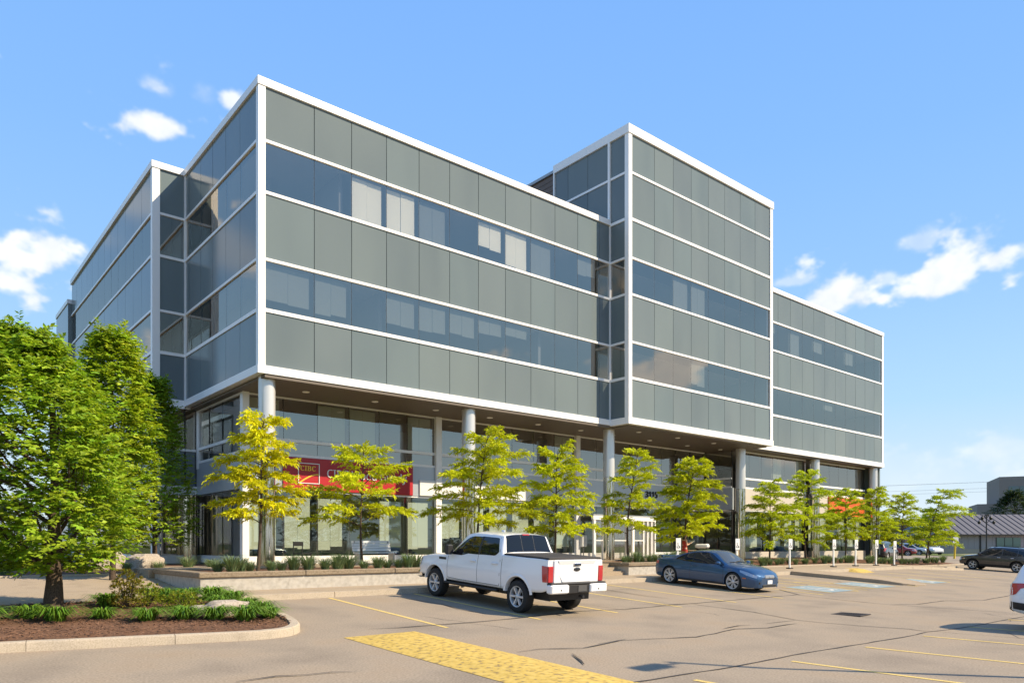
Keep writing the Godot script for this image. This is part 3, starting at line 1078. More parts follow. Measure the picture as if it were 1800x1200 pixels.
	box("partition", P(21.6, 13.25, 33.5), P(21.75, 15.72, 25.6), M.inside, block)
	# ---- soffit and its downlights
	box("soffit", P(9.84, 7.52, 28.2), P(27.5, 7.635, 25.03), M.soffit, block)
	box("soffit", P(9.84, 7.525, 33.3), P(10.25, 7.63, 28.2), M.soffit, block)
	box("soffit", P(27.5, 7.52, 28.2), P(39.92, 7.59, 24.1), M.soffit, block)
	box("soffit", P(39.92, 7.52, 26.3), P(57.6, 7.59, 25.1), M.soffit, block)
	var disc := Geo.new()
	disc.lathe([Vector2(0.0, 0.0), Vector2(0.10, 0.0), Vector2(0.13, 0.008), Vector2(0.14, 0.03)], 20)
	var dm := disc.mesh()
	for q in [[12.0, 26.5], [14.95, 26.5], [17.9, 26.5], [20.85, 26.5], [23.8, 26.5], [26.7, 26.5], [29.4, 25.0], [32.6, 25.0], [35.9, 25.0], [29.2, 26.6], [32.2, 26.6], [35.6, 26.6], [38.6, 26.4]]:
		put("downlight", dm, M.lens, block, P(q[0], 7.495, q[1]))
	for q in [[10.1, 25.52], [18.92, 25.52], [27.72, 25.52], [39.4, 25.52], [48.3, 25.5], [57.05, 25.5]]:
		column(q[0], q[1], 0.85 if q[0] < 40 else 0.7)
	column(9.72, 33.0, 0.9, true)
	# ---- recessed lower storeys, front
	lower_front(10.35, 18.85, 28.0, true)
	lower_front(19.15, 27.75, 28.0, true)
	lower_front(28.05, 39.2, 28.0, false)
	for u in [10.1, 18.85, 27.75]:
		trim(P(u, 0.9, 28.15), P(u + (0.25 if u < 11 else 0.3), 7.52, 27.86), "pier")
	# side glazing below the main wing
	face(P(10.12, 0, 33.36), B, [0.0, 1.55, 3.1, 5.2], [[5.9, 7.45, "W"], [5.32, 5.78, "W"], [1.3, 3.85, "W"]], [[7.45, 7.52], [5.78, 5.9], [5.22, 5.32]], {}, "clear_glass")
	box("partition", P(10.75, 1.0, 33.2), P(10.87, 7.4, 28.9), M.inside, block)  # wall added to darken what shows through the side glazing
	box("fascia_band", P(10.1, 3.88, 33.36), P(10.3, 5.22, 28.16), M.band, block)
	trim(P(10.1, 1.0, 33.36), P(10.3, 1.3, 28.16), "sill")
	trim(P(10.09, 5.0, 33.36), P(10.28, 7.52, 33.05), "pier")
	# return wall of the entrance bay
	face(P(39.3, 0, 28.0), B, [0.0, 1.9], [[5.85, 7.5, "W"], [5.32, 5.75, "W"], [1.3, 3.85, "W"]], [[5.75, 5.85], [5.22, 5.32]], {}, "clear_glass")
	box("fascia_band", P(39.28, 3.88, 28.0), P(39.5, 5.22, 26.05), M.band, block)
	# right wing lower storeys
	for q in [[39.75, 48.0], [48.6, 56.75]]:
		lower_front(q[0], q[1], 26.0, true, "band_stone", "glass")
	# inner floors of the lower storeys
	box("floor_slab", P(10.4, 0.6, 51), P(57.4, 1.0, 28.1), M.inside_floor, block)
	box("floor_slab", P(10.4, 4.3, 51), P(57.4, 4.7, 28.2), M.inside_floor, block)
	box("ceiling", P(10.4, 3.95, 51), P(57.4, 4.0, 28.2), M.ceiling, block)
	entrance()


func lower_front(u0: float, u1: float, v: float, blinds: bool, band := "band", glass := "clear_glass") -> void:
	var n := roundi((u1 - u0) / 1.46)
	var js := steps(0, u1 - u0, n)
	var bl := {}
	if blinds:
		for k in n:
			if rng.randf() < 0.85:
				bl["2,%d" % k] = [0.80 if rng.randf() < 0.7 else 0.62, "pale_blind", 0.34, -0.08, 0.16]
			if rng.randf() < 0.25:
				bl["0,%d" % k] = [0.9, "pale_blind", 0.2]
	face(P(u0, 0, v), Vector3.RIGHT, js, [[5.9, 7.46, "W"], [5.32, 5.78, "W"], [1.3, 3.84, "V"]], [[7.46, 7.53], [5.78, 5.9], [5.22, 5.32]], bl, glass)
	box("fascia_band", P(u0, 3.9, v + 0.15), P(u1, 5.218, v - 0.03), M[band], block)
	box("band_soffit", P(u0, 3.84, v + 0.15), P(u1, 3.898, v - 0.01), M.white_trim, block)
	box("sill", P(u0, 0.55, v + 0.15), P(u1, 1.3, v - 0.06), M.white_trim if band == "band" else M.band_stone, block)


# glazed doors in white frames below the number
func entrance() -> void:
	var v := 26.9
	var us := [28.05, 28.75, 29.5, 30.6, 31.1, 32.0, 32.35, 32.7]
	for k in us.size():
		trim(P(us[k], 0.98, v + 0.1), P(us[k] + (0.16 if k in [0, 1, 4] else 0.09), 3.05, v - 0.02), "door_post")
	trim(P(28.0, 3.05, v + 0.12), P(33.0, 3.27, v - 0.04), "door_header")
	for k in us.size() - 1:
		var q := Geo.new()
		q.quad(Vector3(0, 0, 0), Vector3(us[k + 1] - us[k] - 0.12, 0, 0), Vector3(us[k + 1] - us[k] - 0.12, 2.0, 0), Vector3(0, 2.0, 0))
		var d := put("door_pane", q.mesh(), M.clear_glass, block, P(us[k] + 0.12, 1.02, v + 0.04))
		if k in [0, 2, 4]:
			put("push_bar", boxmesh(Vector3(us[k + 1] - us[k] - 0.14, 0.05, 0.05)), M.white_trim, d, Vector3((us[k + 1] - us[k]) * 0.5 - 0.06, 0.95, 0.04))
	box("vestibule_side", P(33.0, 0.98, 27.98), P(33.08, 3.27, v - 0.02), M.white_trim, block)
	box("vestibule_roof", P(28.0, 3.28, 27.98), P(33.1, 3.34, v - 0.04), M.band, block)


# ------------------------------------------------------------------ signs on the building
func letters(text: String, cap: float, depth: float, serif := false) -> TextMesh:
	var t := TextMesh.new()
	var f := SystemFont.new()
	f.font_names = PackedStringArray(["Droid Serif" if serif else "Droid Sans"])
	if serif:
		f.font_weight = 700
	t.font = f
	t.text = text
	t.font_size = 64
	t.pixel_size = cap / 0.72 / 64.0
	t.depth = depth
	t.horizontal_alignment = HORIZONTAL_ALIGNMENT_LEFT
	t.vertical_alignment = VERTICAL_ALIGNMENT_BOTTOM
	return t


func signs() -> void:
	var s := thing("bank_sign", "long red bank sign with logo box and white lettering on the wall band", "sign", P(11.7, 3.92, 27.965))
	var g := Geo.new()
	g.block(Vector3(2.975, 0.64, -0.01), Vector3(5.95, 1.29, 0.12), 0.012)
	put("panel", g.mesh(), M.red_panel, s)
	var l := Node3D.new()
	l.name = "logo"
	l.position = Vector3(0.62, 0.26, 0.055)
	s.add_child(l)
	var fr := Geo.new()
	for q in [[0.44, 0.015, 0.9, 0.03], [0.44, 0.805, 0.9, 0.03], [0.0, 0.41, 0.03, 0.76], [0.88, 0.41, 0.03, 0.76]]:
		fr.box(Vector3(q[0], q[1], 0), Vector3(q[2], q[3], 0.05))
	put("frame", fr.mesh(), M.sign_white, l)
	put("lettering", letters("CIBC", 0.2, 0.02, true), M.gold, l, Vector3(0.06, 0.44, 0.02))
	var sw := Geo.new()
	var top := []
	var low := []
	for k in 13:
		var t := k / 12.0
		top.append(Vector3(lerpf(0.03, 0.86, t), 0.05 + 0.36 * sin(t * PI * 0.5), 0.004))
		low.append(Vector3(lerpf(0.10, 0.86, t), 0.03 + 0.33 * sin(t * PI * 0.5), 0.004))
	sw.sheet([low, top])
	put("swoosh", sw.mesh(), M.gold, l)
	put("lettering", letters("CIBC Wood Gundy", 0.33, 0.03), M.sign_white, s, Vector3(1.82, 0.44, 0.065))
	var w := Geo.new()
	w.block(Vector3.ZERO, Vector3(6.6, 0.7, 0.1), 0.01)
	var o := put("blank_sign_panel", w.mesh(), M.sign_white, null, P(21.3, 4.28, 27.95))
	tag(o, "long blank white sign panel on the wall band beside the red sign", "sign")
	var n := put("building_number", letters("3115", 0.36, 0.05, false), M.black, null, P(33.45, 4.36, 27.94))
	(n.mesh as TextMesh).font.font_weight = 700
	tag(n, "black street number 3115 on the band over the entrance", "number")
	var r := Geo.new()
	r.block(Vector3.ZERO, Vector3(5.4, 1.34, 0.14), 0.015)
	o = put("orange_sign", r.mesh(), M.orange_panel, null, P(53.7, 4.48, 25.93))
	tag(o, "plain orange red sign on the right wing behind thin trees", "sign")


# ------------------------------------------------------------------ plants
# a leaf of two halves folded along its rib
func leaf(g: Geo, at: Vector3, dir: Vector3, face_up: Vector3, length: float, width: float, fold: float, col: Color) -> void:
	var side := dir.cross(face_up)
	if side.length_squared() < 1e-6:
		side = dir.cross(Vector3(0.3, 0.1, 0.9))
	side = side.normalized()
	var up := side.cross(dir).normalized()
	var tip := at + dir * length
	var mid := at + dir * length * 0.42
	var k := g.p.size()
	g.p.append(at)
	g.p.append(mid + side * width * 0.5 + up * fold * width)
	g.p.append(tip)
	g.p.append(mid - side * width * 0.5 + up * fold * width)
	var n1 := (up + side * -fold).normalized()
	var n2 := (up + side * fold).normalized()
	g.n.append(up); g.n.append(n1); g.n.append(up); g.n.append(n2)
	for q in 4:
		g.c.append(col)
	g.i.append(k); g.i.append(k + 2); g.i.append(k + 1)
	g.i.append(k); g.i.append(k + 3); g.i.append(k + 2)


# a long thin leaf that hangs over at its end
func frond(g: Geo, at: Vector3, dir: Vector3, length: float, width: float, droop: float, col: Color, roll := 0.0) -> void:
	var side := dir.cross(Vector3.UP)
	if side.length_squared() < 1e-6:
		side = Vector3.RIGHT
	side = side.normalized().rotated(dir, roll)
	var k := g.p.size()
	var p1 := at + dir * length * 0.5
	var p2 := at + dir * length * 0.9 + Vector3.DOWN * length * droop
	var u1 := side.cross(dir).normalized()
	var u2 := (u1 + dir * droop).normalized()
	for q in [[at, 0.25, u1], [p1, 1.0, u1], [p2, 0.25, u2]]:
		g.p.append(q[0] + side * width * 0.5 * q[1])
		g.p.append(q[0] - side * width * 0.5 * q[1])
		g.n.append(q[2]); g.n.append(q[2])
		g.c.append(col); g.c.append(col)
	for j in [0, 2]:
		g.i.append(k + j); g.i.append(k + j + 1); g.i.append(k + j + 2)
		g.i.append(k + j + 1); g.i.append(k + j + 3); g.i.append(k + j + 2)


# thin tree with level, layered sprays. left and right: reach of the crown across the view; bare: height of the clear stem
func locust(label: String, at: Vector3, height: float, left: float, right: float, bare: float, lean: Vector2, gold: float, density := 1.0) -> void:
	var across := Vector3(0.767, 0, 0.6416)
	var t := thing("honey_locust_tree", label, "tree", at, 0.0, "young honey locusts along the building")
	var wood := Geo.new()
	var twig := Geo.new()
	var g := Geo.new()
	g.tinted = true
	var path := []
	var radii := []
	var wob := Vector3(rng.randf_range(-0.1, 0.1), 0, rng.randf_range(-0.1, 0.1))
	for k in 11:
		var s := k / 10.0
		path.append(Vector3(0, s * height * 0.96, 0) + across * lean.x * s * s + Vector3(0, 0, lean.y) * s + wob * sin(s * 5.0))
		radii.append(lerpf(0.075, 0.012, pow(s, 0.8)) * (height / 6.0))
	wood.tube([Vector3(0, -0.15, 0)] + path, [radii[0] * 1.25] + radii, 9)
	var stem := func(s: float) -> Vector3:
		var x := clampf(s, 0, 1) * 10.0
		var k := mini(int(x), 9)
		return (path[k] as Vector3).lerp(path[k + 1], x - k)
	var base := Color(lerpf(0.39, 0.74, gold), lerpf(0.53, 0.70, gold), lerpf(0.024, 0.016, gold))
	var n := int(34 * density)
	var az := rng.randf() * TAU
	for b in n:
		var f := (b + 0.5) / n
		var s := lerpf(bare / height, 0.97, pow(f, 0.92)) + rng.randf_range(-0.02, 0.02)
		az += 2.4 + rng.randf_range(-0.4, 0.4)
		var d := Vector3(cos(az), 0, sin(az))
		var reach := lerpf(left, right, smoothstep(-0.7, 0.7, d.dot(across)))
		var taper := lerpf(1.0, 0.34, pow(f, 1.35)) * (0.82 + 0.18 * sin(f * PI))
		var length := reach * taper * rng.randf_range(0.72, 1.12)
		var climb := lerpf(0.16, 0.75, f * f) + rng.randf_range(-0.16, 0.34)
		var pts := []
		var rad := []
		var q: Vector3 = stem.call(s)
		var dd := (d + Vector3.UP * (climb + 0.25)).normalized()
		var seg := length / 8.0
		for k in 9:
			pts.append(q)
			rad.append(lerpf(0.020, 0.004, k / 8.0) * (0.6 + 0.4 * taper))
			dd = (dd + Vector3.UP * (-0.085 - 0.03 * climb) + Vector3(rng.randf_range(-0.13, 0.13), rng.randf_range(-0.05, 0.05), rng.randf_range(-0.13, 0.13))).normalized()
			q += dd * seg
		wood.tube(pts, rad, 5, false)
		var shade := rng.randf_range(0.82, 1.12)
		var sprays := int(length / 0.062 * density) + 8
		for k in sprays:
			var w := lerpf(0.16, 1.0, (k + rng.randf()) / sprays)
			var x := w * 8.0
			var j := mini(int(x), 7)
			var root := (pts[j] as Vector3).lerp(pts[j + 1], x - j)
			var along: Vector3 = (pts[j + 1] - pts[j]).normalized()
			var turn := rng.randf_range(0.5, 1.3) * (1 if k % 2 == 0 else -1) * lerpf(1.0, 0.45, w)
			var sd := along.rotated(Vector3.UP, turn)
			sd.y = sd.y * 0.4 + rng.randf_range(-0.28, 0.62)
			sd = sd.normalized()
			var sl := rng.randf_range(0.28, 0.66) * lerpf(1.0, 0.6, w) * (0.7 + 0.15 * reach)
			var m := 13
			for e in m:
				var z := (e + 0.7) / m
				var at2 := root + sd * sl * z + Vector3.DOWN * sl * 0.22 * z * z
				var ld := sd.rotated(Vector3.UP, (1 if e % 2 == 0 else -1) * rng.randf_range(0.45, 1.25) * (1.0 - 0.5 * z))
				ld = (ld + Vector3.UP * rng.randf_range(-0.65, 0.5)).normalized()
				var v := shade * rng.randf_range(0.78, 1.2)
				frond(g, at2, ld, rng.randf_range(0.10, 0.18), rng.randf_range(0.036, 0.058), rng.randf_range(0.05, 0.5), Color(base.r * v * rng.randf_range(0.88, 1.08), base.g * v, base.b), rng.randf_range(-1.25, 1.25))
	put("trunk", wood.mesh(), M.bark, t)
	put("crown", g.mesh(), M.leaves, t)


# dense tree: many upright limbs, twigs with small leaves filling a lumpy envelope. rad: half width by height fraction
func dense_tree(called: String, label: String, at: Vector3, height: float, bare: float, rad: Array, twigs: int, size: float, base: Color, group := "", trunk_r := 0.13, shift := Vector3.ZERO) -> void:
	var t := thing(called, label, "tree", at, 0.0, group)
	var lump := FastNoiseLite.new()
	lump.seed = rng.randi() % 1000
	lump.frequency = 0.5
	var wood := Geo.new()
	var g := Geo.new()
	g.tinted = true
	var limbs := []
	wood.tube([Vector3(0, -0.2, 0), Vector3(0, 0.05, 0), Vector3(0.02, bare * 0.6, 0), Vector3(0, bare, 0.03), Vector3(0.03, height * 0.5, 0), Vector3(0, height * 0.9, 0)], [trunk_r * 1.9, trunk_r * 1.3, trunk_r, trunk_r * 0.9, trunk_r * 0.45, 0.01], 10)
	for k in 26:
		var az := k * 2.4 + rng.randf_range(-0.3, 0.3)
		var h0 := lerpf(bare * 0.75, height * 0.6, pow(rng.randf(), 1.3))
		var top := minf(h0 + height * rng.randf_range(0.14, 0.36), height * 0.92)
		var r := radius_at(rad, top / height) * rng.randf_range(0.6, 0.9)
		var a := Vector3(0, h0, 0)
		var b := Vector3(cos(az) * r, top, sin(az) * r) + shift * smoothstep(0.05, 0.5, top / height)
		var mid := a.lerp(b, 0.5) + Vector3(cos(az), -0.3, sin(az)) * r * 0.18
		limbs.append([a, mid, b])
		wood.tube([a, a.lerp(mid, 0.5) + Vector3(rng.randf_range(-0.05, 0.05), 0.02, 0), mid, b], [trunk_r * 0.32, trunk_r * 0.25, trunk_r * 0.18, 0.006], 5, false)
	for k in twigs:
		var f := pow(rng.randf(), 0.85)
		var h := lerpf(bare * 0.8, height, f)
		var az := rng.randf() * TAU
		var d := Vector3(cos(az), 0, sin(az))
		var r0 := radius_at(rad, h / height)
		var l := 1.0 + 0.52 * lump.get_noise_3d(d.x * 2.6 + 5.0, h * 1.5, d.z * 2.6) + 0.26 * lump.get_noise_3d(d.x * 6.0, h * 3.2, d.z * 6.0 + 9.0) + (0.14 if k % 9 == 0 else 0.0)
		if lump.get_noise_3d(d.x * 3.4 - 7.0, h * 1.7, d.z * 3.4 + 2.0) < -0.20 and rng.randf() < 0.75:
			continue
		var r := r0 * l * lerpf(0.42, 1.0, pow(rng.randf(), 0.36))
		var root := d * r + Vector3.UP * h + shift * smoothstep(0.05, 0.5, h / height)
		var out := (d * rng.randf_range(0.7, 1.2) + Vector3(rng.randf_range(-0.7, 0.7), rng.randf_range(-0.15, 0.8), rng.randf_range(-0.7, 0.7))).normalized()
		var tl := size * rng.randf_range(2.2, 4.6)
		var shade := rng.randf_range(0.72, 1.22)
		var warm := rng.randf_range(0.86, 1.25)
		var m := rng.randi_range(8, 12)
		for e in m:
			var z := (e + 0.5) / m
			var p := root + out * tl * z + Vector3.DOWN * tl * 0.18 * z * z
			var side := out.cross(Vector3.UP).normalized() * (1 if e % 2 == 0 else -1)
			var ld := (out * rng.randf_range(0.3, 0.8) + side * rng.randf_range(0.4, 1.0) + Vector3.UP * rng.randf_range(-0.55, 0.15)).normalized()
			var up := (Vector3.UP * 0.9 + d * 0.5 + Vector3(rng.randf_range(-0.6, 0.6), rng.randf_range(-0.2, 0.4), rng.randf_range(-0.6, 0.6))).normalized()
			var v := shade * rng.randf_range(0.75, 1.25)
			leaf(g, p, ld, up, size * rng.randf_range(0.8, 1.2), size * rng.randf_range(0.5, 0.66), rng.randf_range(0.05, 0.3), Color(base.r * v * warm, base.g * v, base.b * v))
	# upright shoots that break the outline
	for k in 26:
		var f := lerpf(0.62, 1.0, sqrt(rng.randf()))
		var az := rng.randf() * TAU
		var d := Vector3(cos(az), 0, sin(az))
		var root := d * radius_at(rad, f * 0.97) * rng.randf_range(0.75, 1.0) + Vector3.UP * height * f * 0.96 + shift
		var dir := (Vector3.UP + d * rng.randf_range(0.15, 0.7)).normalized()
		var sl := height * rng.randf_range(0.06, 0.13)
		for e in 34:
			var z := e / 34.0
			var a := e * 2.4
			var ld := (dir * 0.5 + Vector3(cos(a), rng.randf_range(-0.3, 0.2), sin(a)) * (1.1 - 0.5 * z)).normalized()
			var v := rng.randf_range(0.75, 1.3)
			leaf(g, root + dir * sl * z + ld * size * 0.6 * (1.0 - z), ld, (Vector3.UP + d * 0.4).normalized(), size * rng.randf_range(0.8, 1.2), size * 0.58, 0.15, Color(base.r * v * 1.1, base.g * v, base.b * v))
	put("trunk", wood.mesh(), M.bark, t)
	put("crown", g.mesh(), M.leaves, t)


func radius_at(rad: Array, f: float) -> float:
	var x := clampf(f, 0, 0.9999) * (rad.size() - 1)
	var k := int(x)
	return lerpf(rad[k], rad[k + 1], x - k)


# a tuft of arching blades
func tuft(blades: int, height: float, spread: float, width: float, base: Color, bend: float) -> ArrayMesh:
	var g := Geo.new()
	g.tinted = true
	for b in blades:
		var az := rng.randf() * TAU
		var d := Vector3(cos(az), 0, sin(az))
		var h := height * rng.randf_range(0.55, 1.1)
		var s := spread * rng.randf_range(0.25, 1.0)
		var root := d * rng.randf_range(0.0, 0.25) * spread
		var side := d.cross(Vector3.UP)
		var v := rng.randf_range(0.6, 1.25)
		g.tint = Color(base.r * v * rng.randf_range(0.85, 1.2), base.g * v, base.b * v)
		var rows := []
		for k in 5:
			var t := k / 4.0
			var c := root + d * s * pow(t, 1.5) + Vector3.UP * h * (t - bend * t * t * t)
			var w := width * (1.0 - pow(t, 2.5)) * 0.5 + 0.0008
			rows.append([c - side * w, c + side * w])
		g.sheet(rows)
	return g.mesh()


func rock(called: String, label: String, at: Vector3, size: Vector3, seed_: int, turn: float) -> void:
	var f := FastNoiseLite.new()
	f.seed = seed_
	f.frequency = 0.8
	var g := Geo.new()
	var rows := []
	for j in 15:
		var row := []
		var th := PI * j / 14.0
		for k in 23:
			var a := -TAU * (k % 22) / 22.0
			var d := Vector3(sin(th) * cos(a), -cos(th), sin(th) * sin(a))
			var q := Vector3(signf(d.x) * pow(absf(d.x), 0.6), signf(d.y) * pow(absf(d.y), 0.55), signf(d.z) * pow(absf(d.z), 0.6))
			q *= 1.0 + 0.28 * f.get_noise_3dv(d * 1.7) + 0.08 * f.get_noise_3dv(d * 5.0)
			row.append(Vector3(q.x * size.x, q.y * size.y, q.z * size.z) * 0.5)
		rows.append(row)
	g.sheet(rows)
	var o := put(called, g.mesh(), M.boulder, null, at + Vector3.UP * size.y * 0.32)
	o.rotation.y = turn
	tag(o, label, "boulder")


func planter(label: String, u0: float, u1: float, v0: float, v1: float) -> void:
	var t := thing("planter", label, "planter", P(u0, 0.42, v0))
	var w := u1 - u0
	var d := v1 - v0
	var q := [[Vector3(0, 0, 0), Vector3(w, 0.45, -0.3)], [Vector3(0, 0, -0.3), Vector3(0.3, 0.45, -d)], [Vector3(w - 0.3, 0, -0.3), Vector3(w, 0.45, -d)]]
	for b in q:
		box("wall", b[0], b[1], M.planter_wall, t)
	var n := int(w / 3.0) + 1
	for k in n:
		var g := Geo.new()
		var a := lerpf(-0.06, w + 0.06, float(k) / n)
		var e := lerpf(-0.06, w + 0.06, float(k + 1) / n)
		g.block(Vector3((a + e) * 0.5, 0.525, -0.15), Vector3(e - a - 0.008, 0.145, 0.42), 0.02)
		put("cap_stone", g.mesh(), M.planter_cap, t)
	for x in [0.15, w - 0.15]:
		var g := Geo.new()
		g.block(Vector3(x, 0.525, -0.36 - (d - 0.36) * 0.5), Vector3(0.42, 0.145, d - 0.37), 0.02)
		put("cap_stone", g.mesh(), M.planter_cap, t)
	box("soil", Vector3(0.3, 0.05, -0.3), Vector3(w - 0.3, 0.53, -d), M.mulch, t)


func planting() -> void:
	planter("long low concrete planter before the red sign, holding grey grasses", 6.15, 20.7, 20.0, 24.4)
	planter("short concrete planter with grasses behind the blue coupe", 22.9, 27.5, 20.0, 24.4)
	rng.seed = 11
	var soil := 0.945
	locust("golden honey locust before the corner column", P(8.55, soil, 22.3), 4.95, 1.75, 1.5, 1.55, Vector2(0.25, 0), 1.0, 1.05)
	locust("wide honey locust hiding part of the red sign", P(12.11, soil, 22.3), 4.25, 2.15, 2.1, 1.35, Vector2(-0.05, 0), 0.62, 0.72)
	locust("broad open honey locust before the blank white panel", P(16.87, soil, 22.3), 5.15, 2.35, 2.75, 1.5, Vector2(0.5, 0), 0.62, 1.0)
	locust("honey locust with a straight stem behind the white pickup bed", P(20.2, soil, 21.5), 4.75, 2.0, 2.1, 1.2, Vector2(0.15, 0), 0.55, 1.0)
	locust("narrow crooked honey locust beside the doors", P(25.52, soil, 22.3), 5.3, 1.55, 1.9, 1.3, Vector2(0.35, 0), 0.52, 0.9)
	locust("dense leaning honey locust behind the blue coupe", P(30.0, 0.72, 22.6), 5.55, 1.75, 2.2, 1.2, Vector2(0.55, 0), 0.55, 1.3)
	rng.seed = 12
	for q in [["honey locust nearest the entrance in the bed below the right wing", 38.4, 23.0, 4.75, 1.9, 2.1, 0.3, 0.1], ["tall honey locust before the middle column of the right wing", 42.52, 23.0, 5.75, 2.0, 2.1, 0.25, 0.0], ["honey locust standing before the orange sign", 47.5, 23.0, 4.8, 1.9, 1.9, 0.3, 0.05], ["honey locust between the orange sign and the end column", 51.83, 23.0, 5.1, 1.7, 1.7, 0.3, 0.1], ["honey locust just beyond the end column", 55.6, 22.8, 5.1, 1.8, 1.9, 0.3, 0.1], ["strongly leaning honey locust at the end of the row", 59.8, 22.8, 5.6, 1.4, 3.2, 0.28, 1.6], ["low wide honey locust behind the leaning one", 62.6, 23.6, 3.9, 1.6, 2.0, 0.28, 0.2]]:
		locust(q[0], P(q[1], 0.74 if q[1] < 52 else 0.5, q[2]), q[3], q[4], q[5], 1.15, Vector2(q[7], 0), q[6] + 0.06, 1.0)
	rng.seed = 13
	var green := Color(0.265, 0.41, 0.03)
	dense_tree("hornbeam_tree", "broad dense green tree with a forked dark trunk in the mulch bed", P(2.5, gy(2.5, 17.5) + 0.15, 17.5), 5.6, 0.95, [0.05, 0.3, 1.1, 1.42, 1.48, 1.48, 1.42, 1.28, 1.05, 0.7, 0.2], 4600, 0.118, green, "", 0.15, Vector3(-0.767, 0, -0.6416) * 0.55)
	dense_tree("hornbeam_tree", "tall narrow green tree on a thin stem by the plaza path", P(4.95, 0.66, 24.2), 7.3, 1.5, [0.1, 0.35, 0.68, 0.8, 0.84, 0.84, 0.82, 0.74, 0.6, 0.42, 0.12], 2600, 0.13, Color(0.32, 0.45, 0.03), "", 0.07)
	dense_tree("hornbeam_tree", "green tree half out of sight behind the mulch bed", P(-1.9, 0.5, 18.3), 6.9, 0.9, [0.2, 0.9, 1.5, 1.7, 1.75, 1.7, 1.5, 1.2, 0.9, 0.5, 0.1], 2600, 0.118, green, "", 0.12)
	dense_tree("maple_tree", "dark green tree standing in the shade of the left wing", P(7.7, 0.9, 30.6), 7.2, 0.9, [0.2, 0.85, 1.1, 1.15, 1.05, 1.0, 0.85, 0.7, 0.5, 0.3, 0.05], 2600, 0.12, green, "", 0.09)
	# day lilies in the mulch bed
	rng.seed = 14
	var lily := []
	for k in 4:
		lily.append(tuft(190, 0.62, 0.62, 0.028, Color(0.13, 0.255, 0.026), 0.74))
	var k := 0
	for q in [[1.95, 16.4], [2.3, 15.85], [3.05, 15.75], [3.7, 15.2], [4.35, 15.15], [4.85, 14.9], [5.35, 14.6], [5.85, 14.7], [6.0, 15.4], [5.95, 16.2], [3.5, 17.6], [4.9, 18.1], [5.35, 18.2], [5.75, 17.9], [6.05, 17.3], [4.6, 18.3], [5.6, 16.9], [1.2, 16.1], [0.4, 16.5], [5.0, 17.55]]:
		var o := put("day_lily", lily[k % 4], M.blades, null, P(q[0], gy(q[0], q[1]) + 0.15, q[1]))
		o.rotation.y = k * 1.7
		o.scale = Vector3.ONE * rng.randf_range(0.8, 1.15)
		var where := "along the front kerb of the mulch bed"
		if q[1] > 17.0:
			where = "at the back of the mulch bed"
		elif Vector2(q[0], q[1]).distance_to(Vector2(5.2, 15.4)) < 0.95:
			where = "right beside the pale boulders"
		elif q[0] > 5.5:
			where = "at the rounded end of the mulch bed"
		elif q[0] < 2.0:
			where = "below the broad green tree"
		tag(o, "arching green day lily clump " + where, "plant", "day lilies " + where)
		k += 1
	for q in [[4.2, 17.2, 0.55, "yellow green low shrub beside the day lilies"], [4.75, 16.6, 0.38, "small yellow green shrub in the middle of the mulch bed"]]:
		shrub(q[3], P(q[0], gy(q[0], q[1]) + 0.16, q[1]), q[2], 0.42, Color(0.24, 0.30, 0.03), 110)
	shrub("upright bronze leaved shrub before the thin tree stem", P(3.75, gy(3.75, 17.0) + 0.16, 17.0), 0.95, 0.34, Color(0.22, 0.21, 0.035), 190)
	rock("boulder", "flat pale boulder among the day lilies", P(5.3, gy(5.3, 15.5) + 0.1, 15.55), Vector3(0.95, 0.40, 0.6), 5, 0.4)
	rock("boulder", "smaller pale boulder leaning on the flat one", P(4.72, gy(4.7, 15.5) + 0.1, 15.5), Vector3(0.5, 0.32, 0.45), 9, 1.2)
	rock("boulder", "long tan boulder before the left wing", P(6.55, 0.8, 27.2), Vector3(1.4, 0.75, 0.8), 15, 0.7)
	rock("boulder", "dark boulder behind the tan one", P(5.6, 0.8, 28.6), Vector3(1.3, 0.9, 0.9), 25, 0.2)
	# blue grey grasses
	var blue := []
	for j in 4:
		blue.append(tuft(260, 0.60, 0.40, 0.013, Color(0.20, 0.28, 0.13), 0.35))
	k = 0
	var spots := []
	for j in 36:
		spots.append([6.75 + j * 0.38 + rng.randf_range(-0.12, 0.12), 20.6 + rng.randf_range(-0.1, 0.35), soil, "grasses in the long planter", "tuft of blue grey grass in the long planter"])
	for j in 10:
		spots.append([23.4 + j * 0.42, 20.6 + rng.randf_range(0.0, 0.3), soil, "grasses in the short planter", "tuft of blue grey grass in the short planter"])
	for j in 40:
		spots.append([34.6 + j * 0.70 + rng.randf_range(-0.3, 0.3), 22.3 + rng.randf_range(-0.2, 0.5), 0.6 - 0.22 * right_end(34.6 + j * 0.70), "grasses below the right wing", "tuft of grass in the bed below the right wing"])
	for j in 12:
		spots.append([-2.0 + j * 0.95 + rng.randf_range(-0.3, 0.3), 26.0 + rng.randf_range(0, 1.6), 0.84, "grasses before the left wing", "tuft of blue grey grass before the left wing"])
	for q in spots:
		var o := put("grass_tuft", blue[k % 4], M.blades, null, P(q[0], q[2], q[1]))
		o.rotation.y = k * 2.1
		o.scale = Vector3.ONE * rng.randf_range(0.8, 1.3)
		var label: String = q[4]
		if q[3] == "grasses in the long planter":
			label = "tuft of blue grey grass in the long planter " + ("beside the golden tree" if q[0] < 10.2 else "before the bench and the red sign" if q[0] < 15.5 else "behind the white pickup")
		elif q[3] == "grasses below the right wing":
			label = "tuft of grass in the bed " + ("below the first bay of the right wing" if q[0] < 48.0 else "below the orange sign" if q[0] < 56.5 else "beyond the end column of the right wing")
		tag(o, label, "grass", q[3])
		k += 1


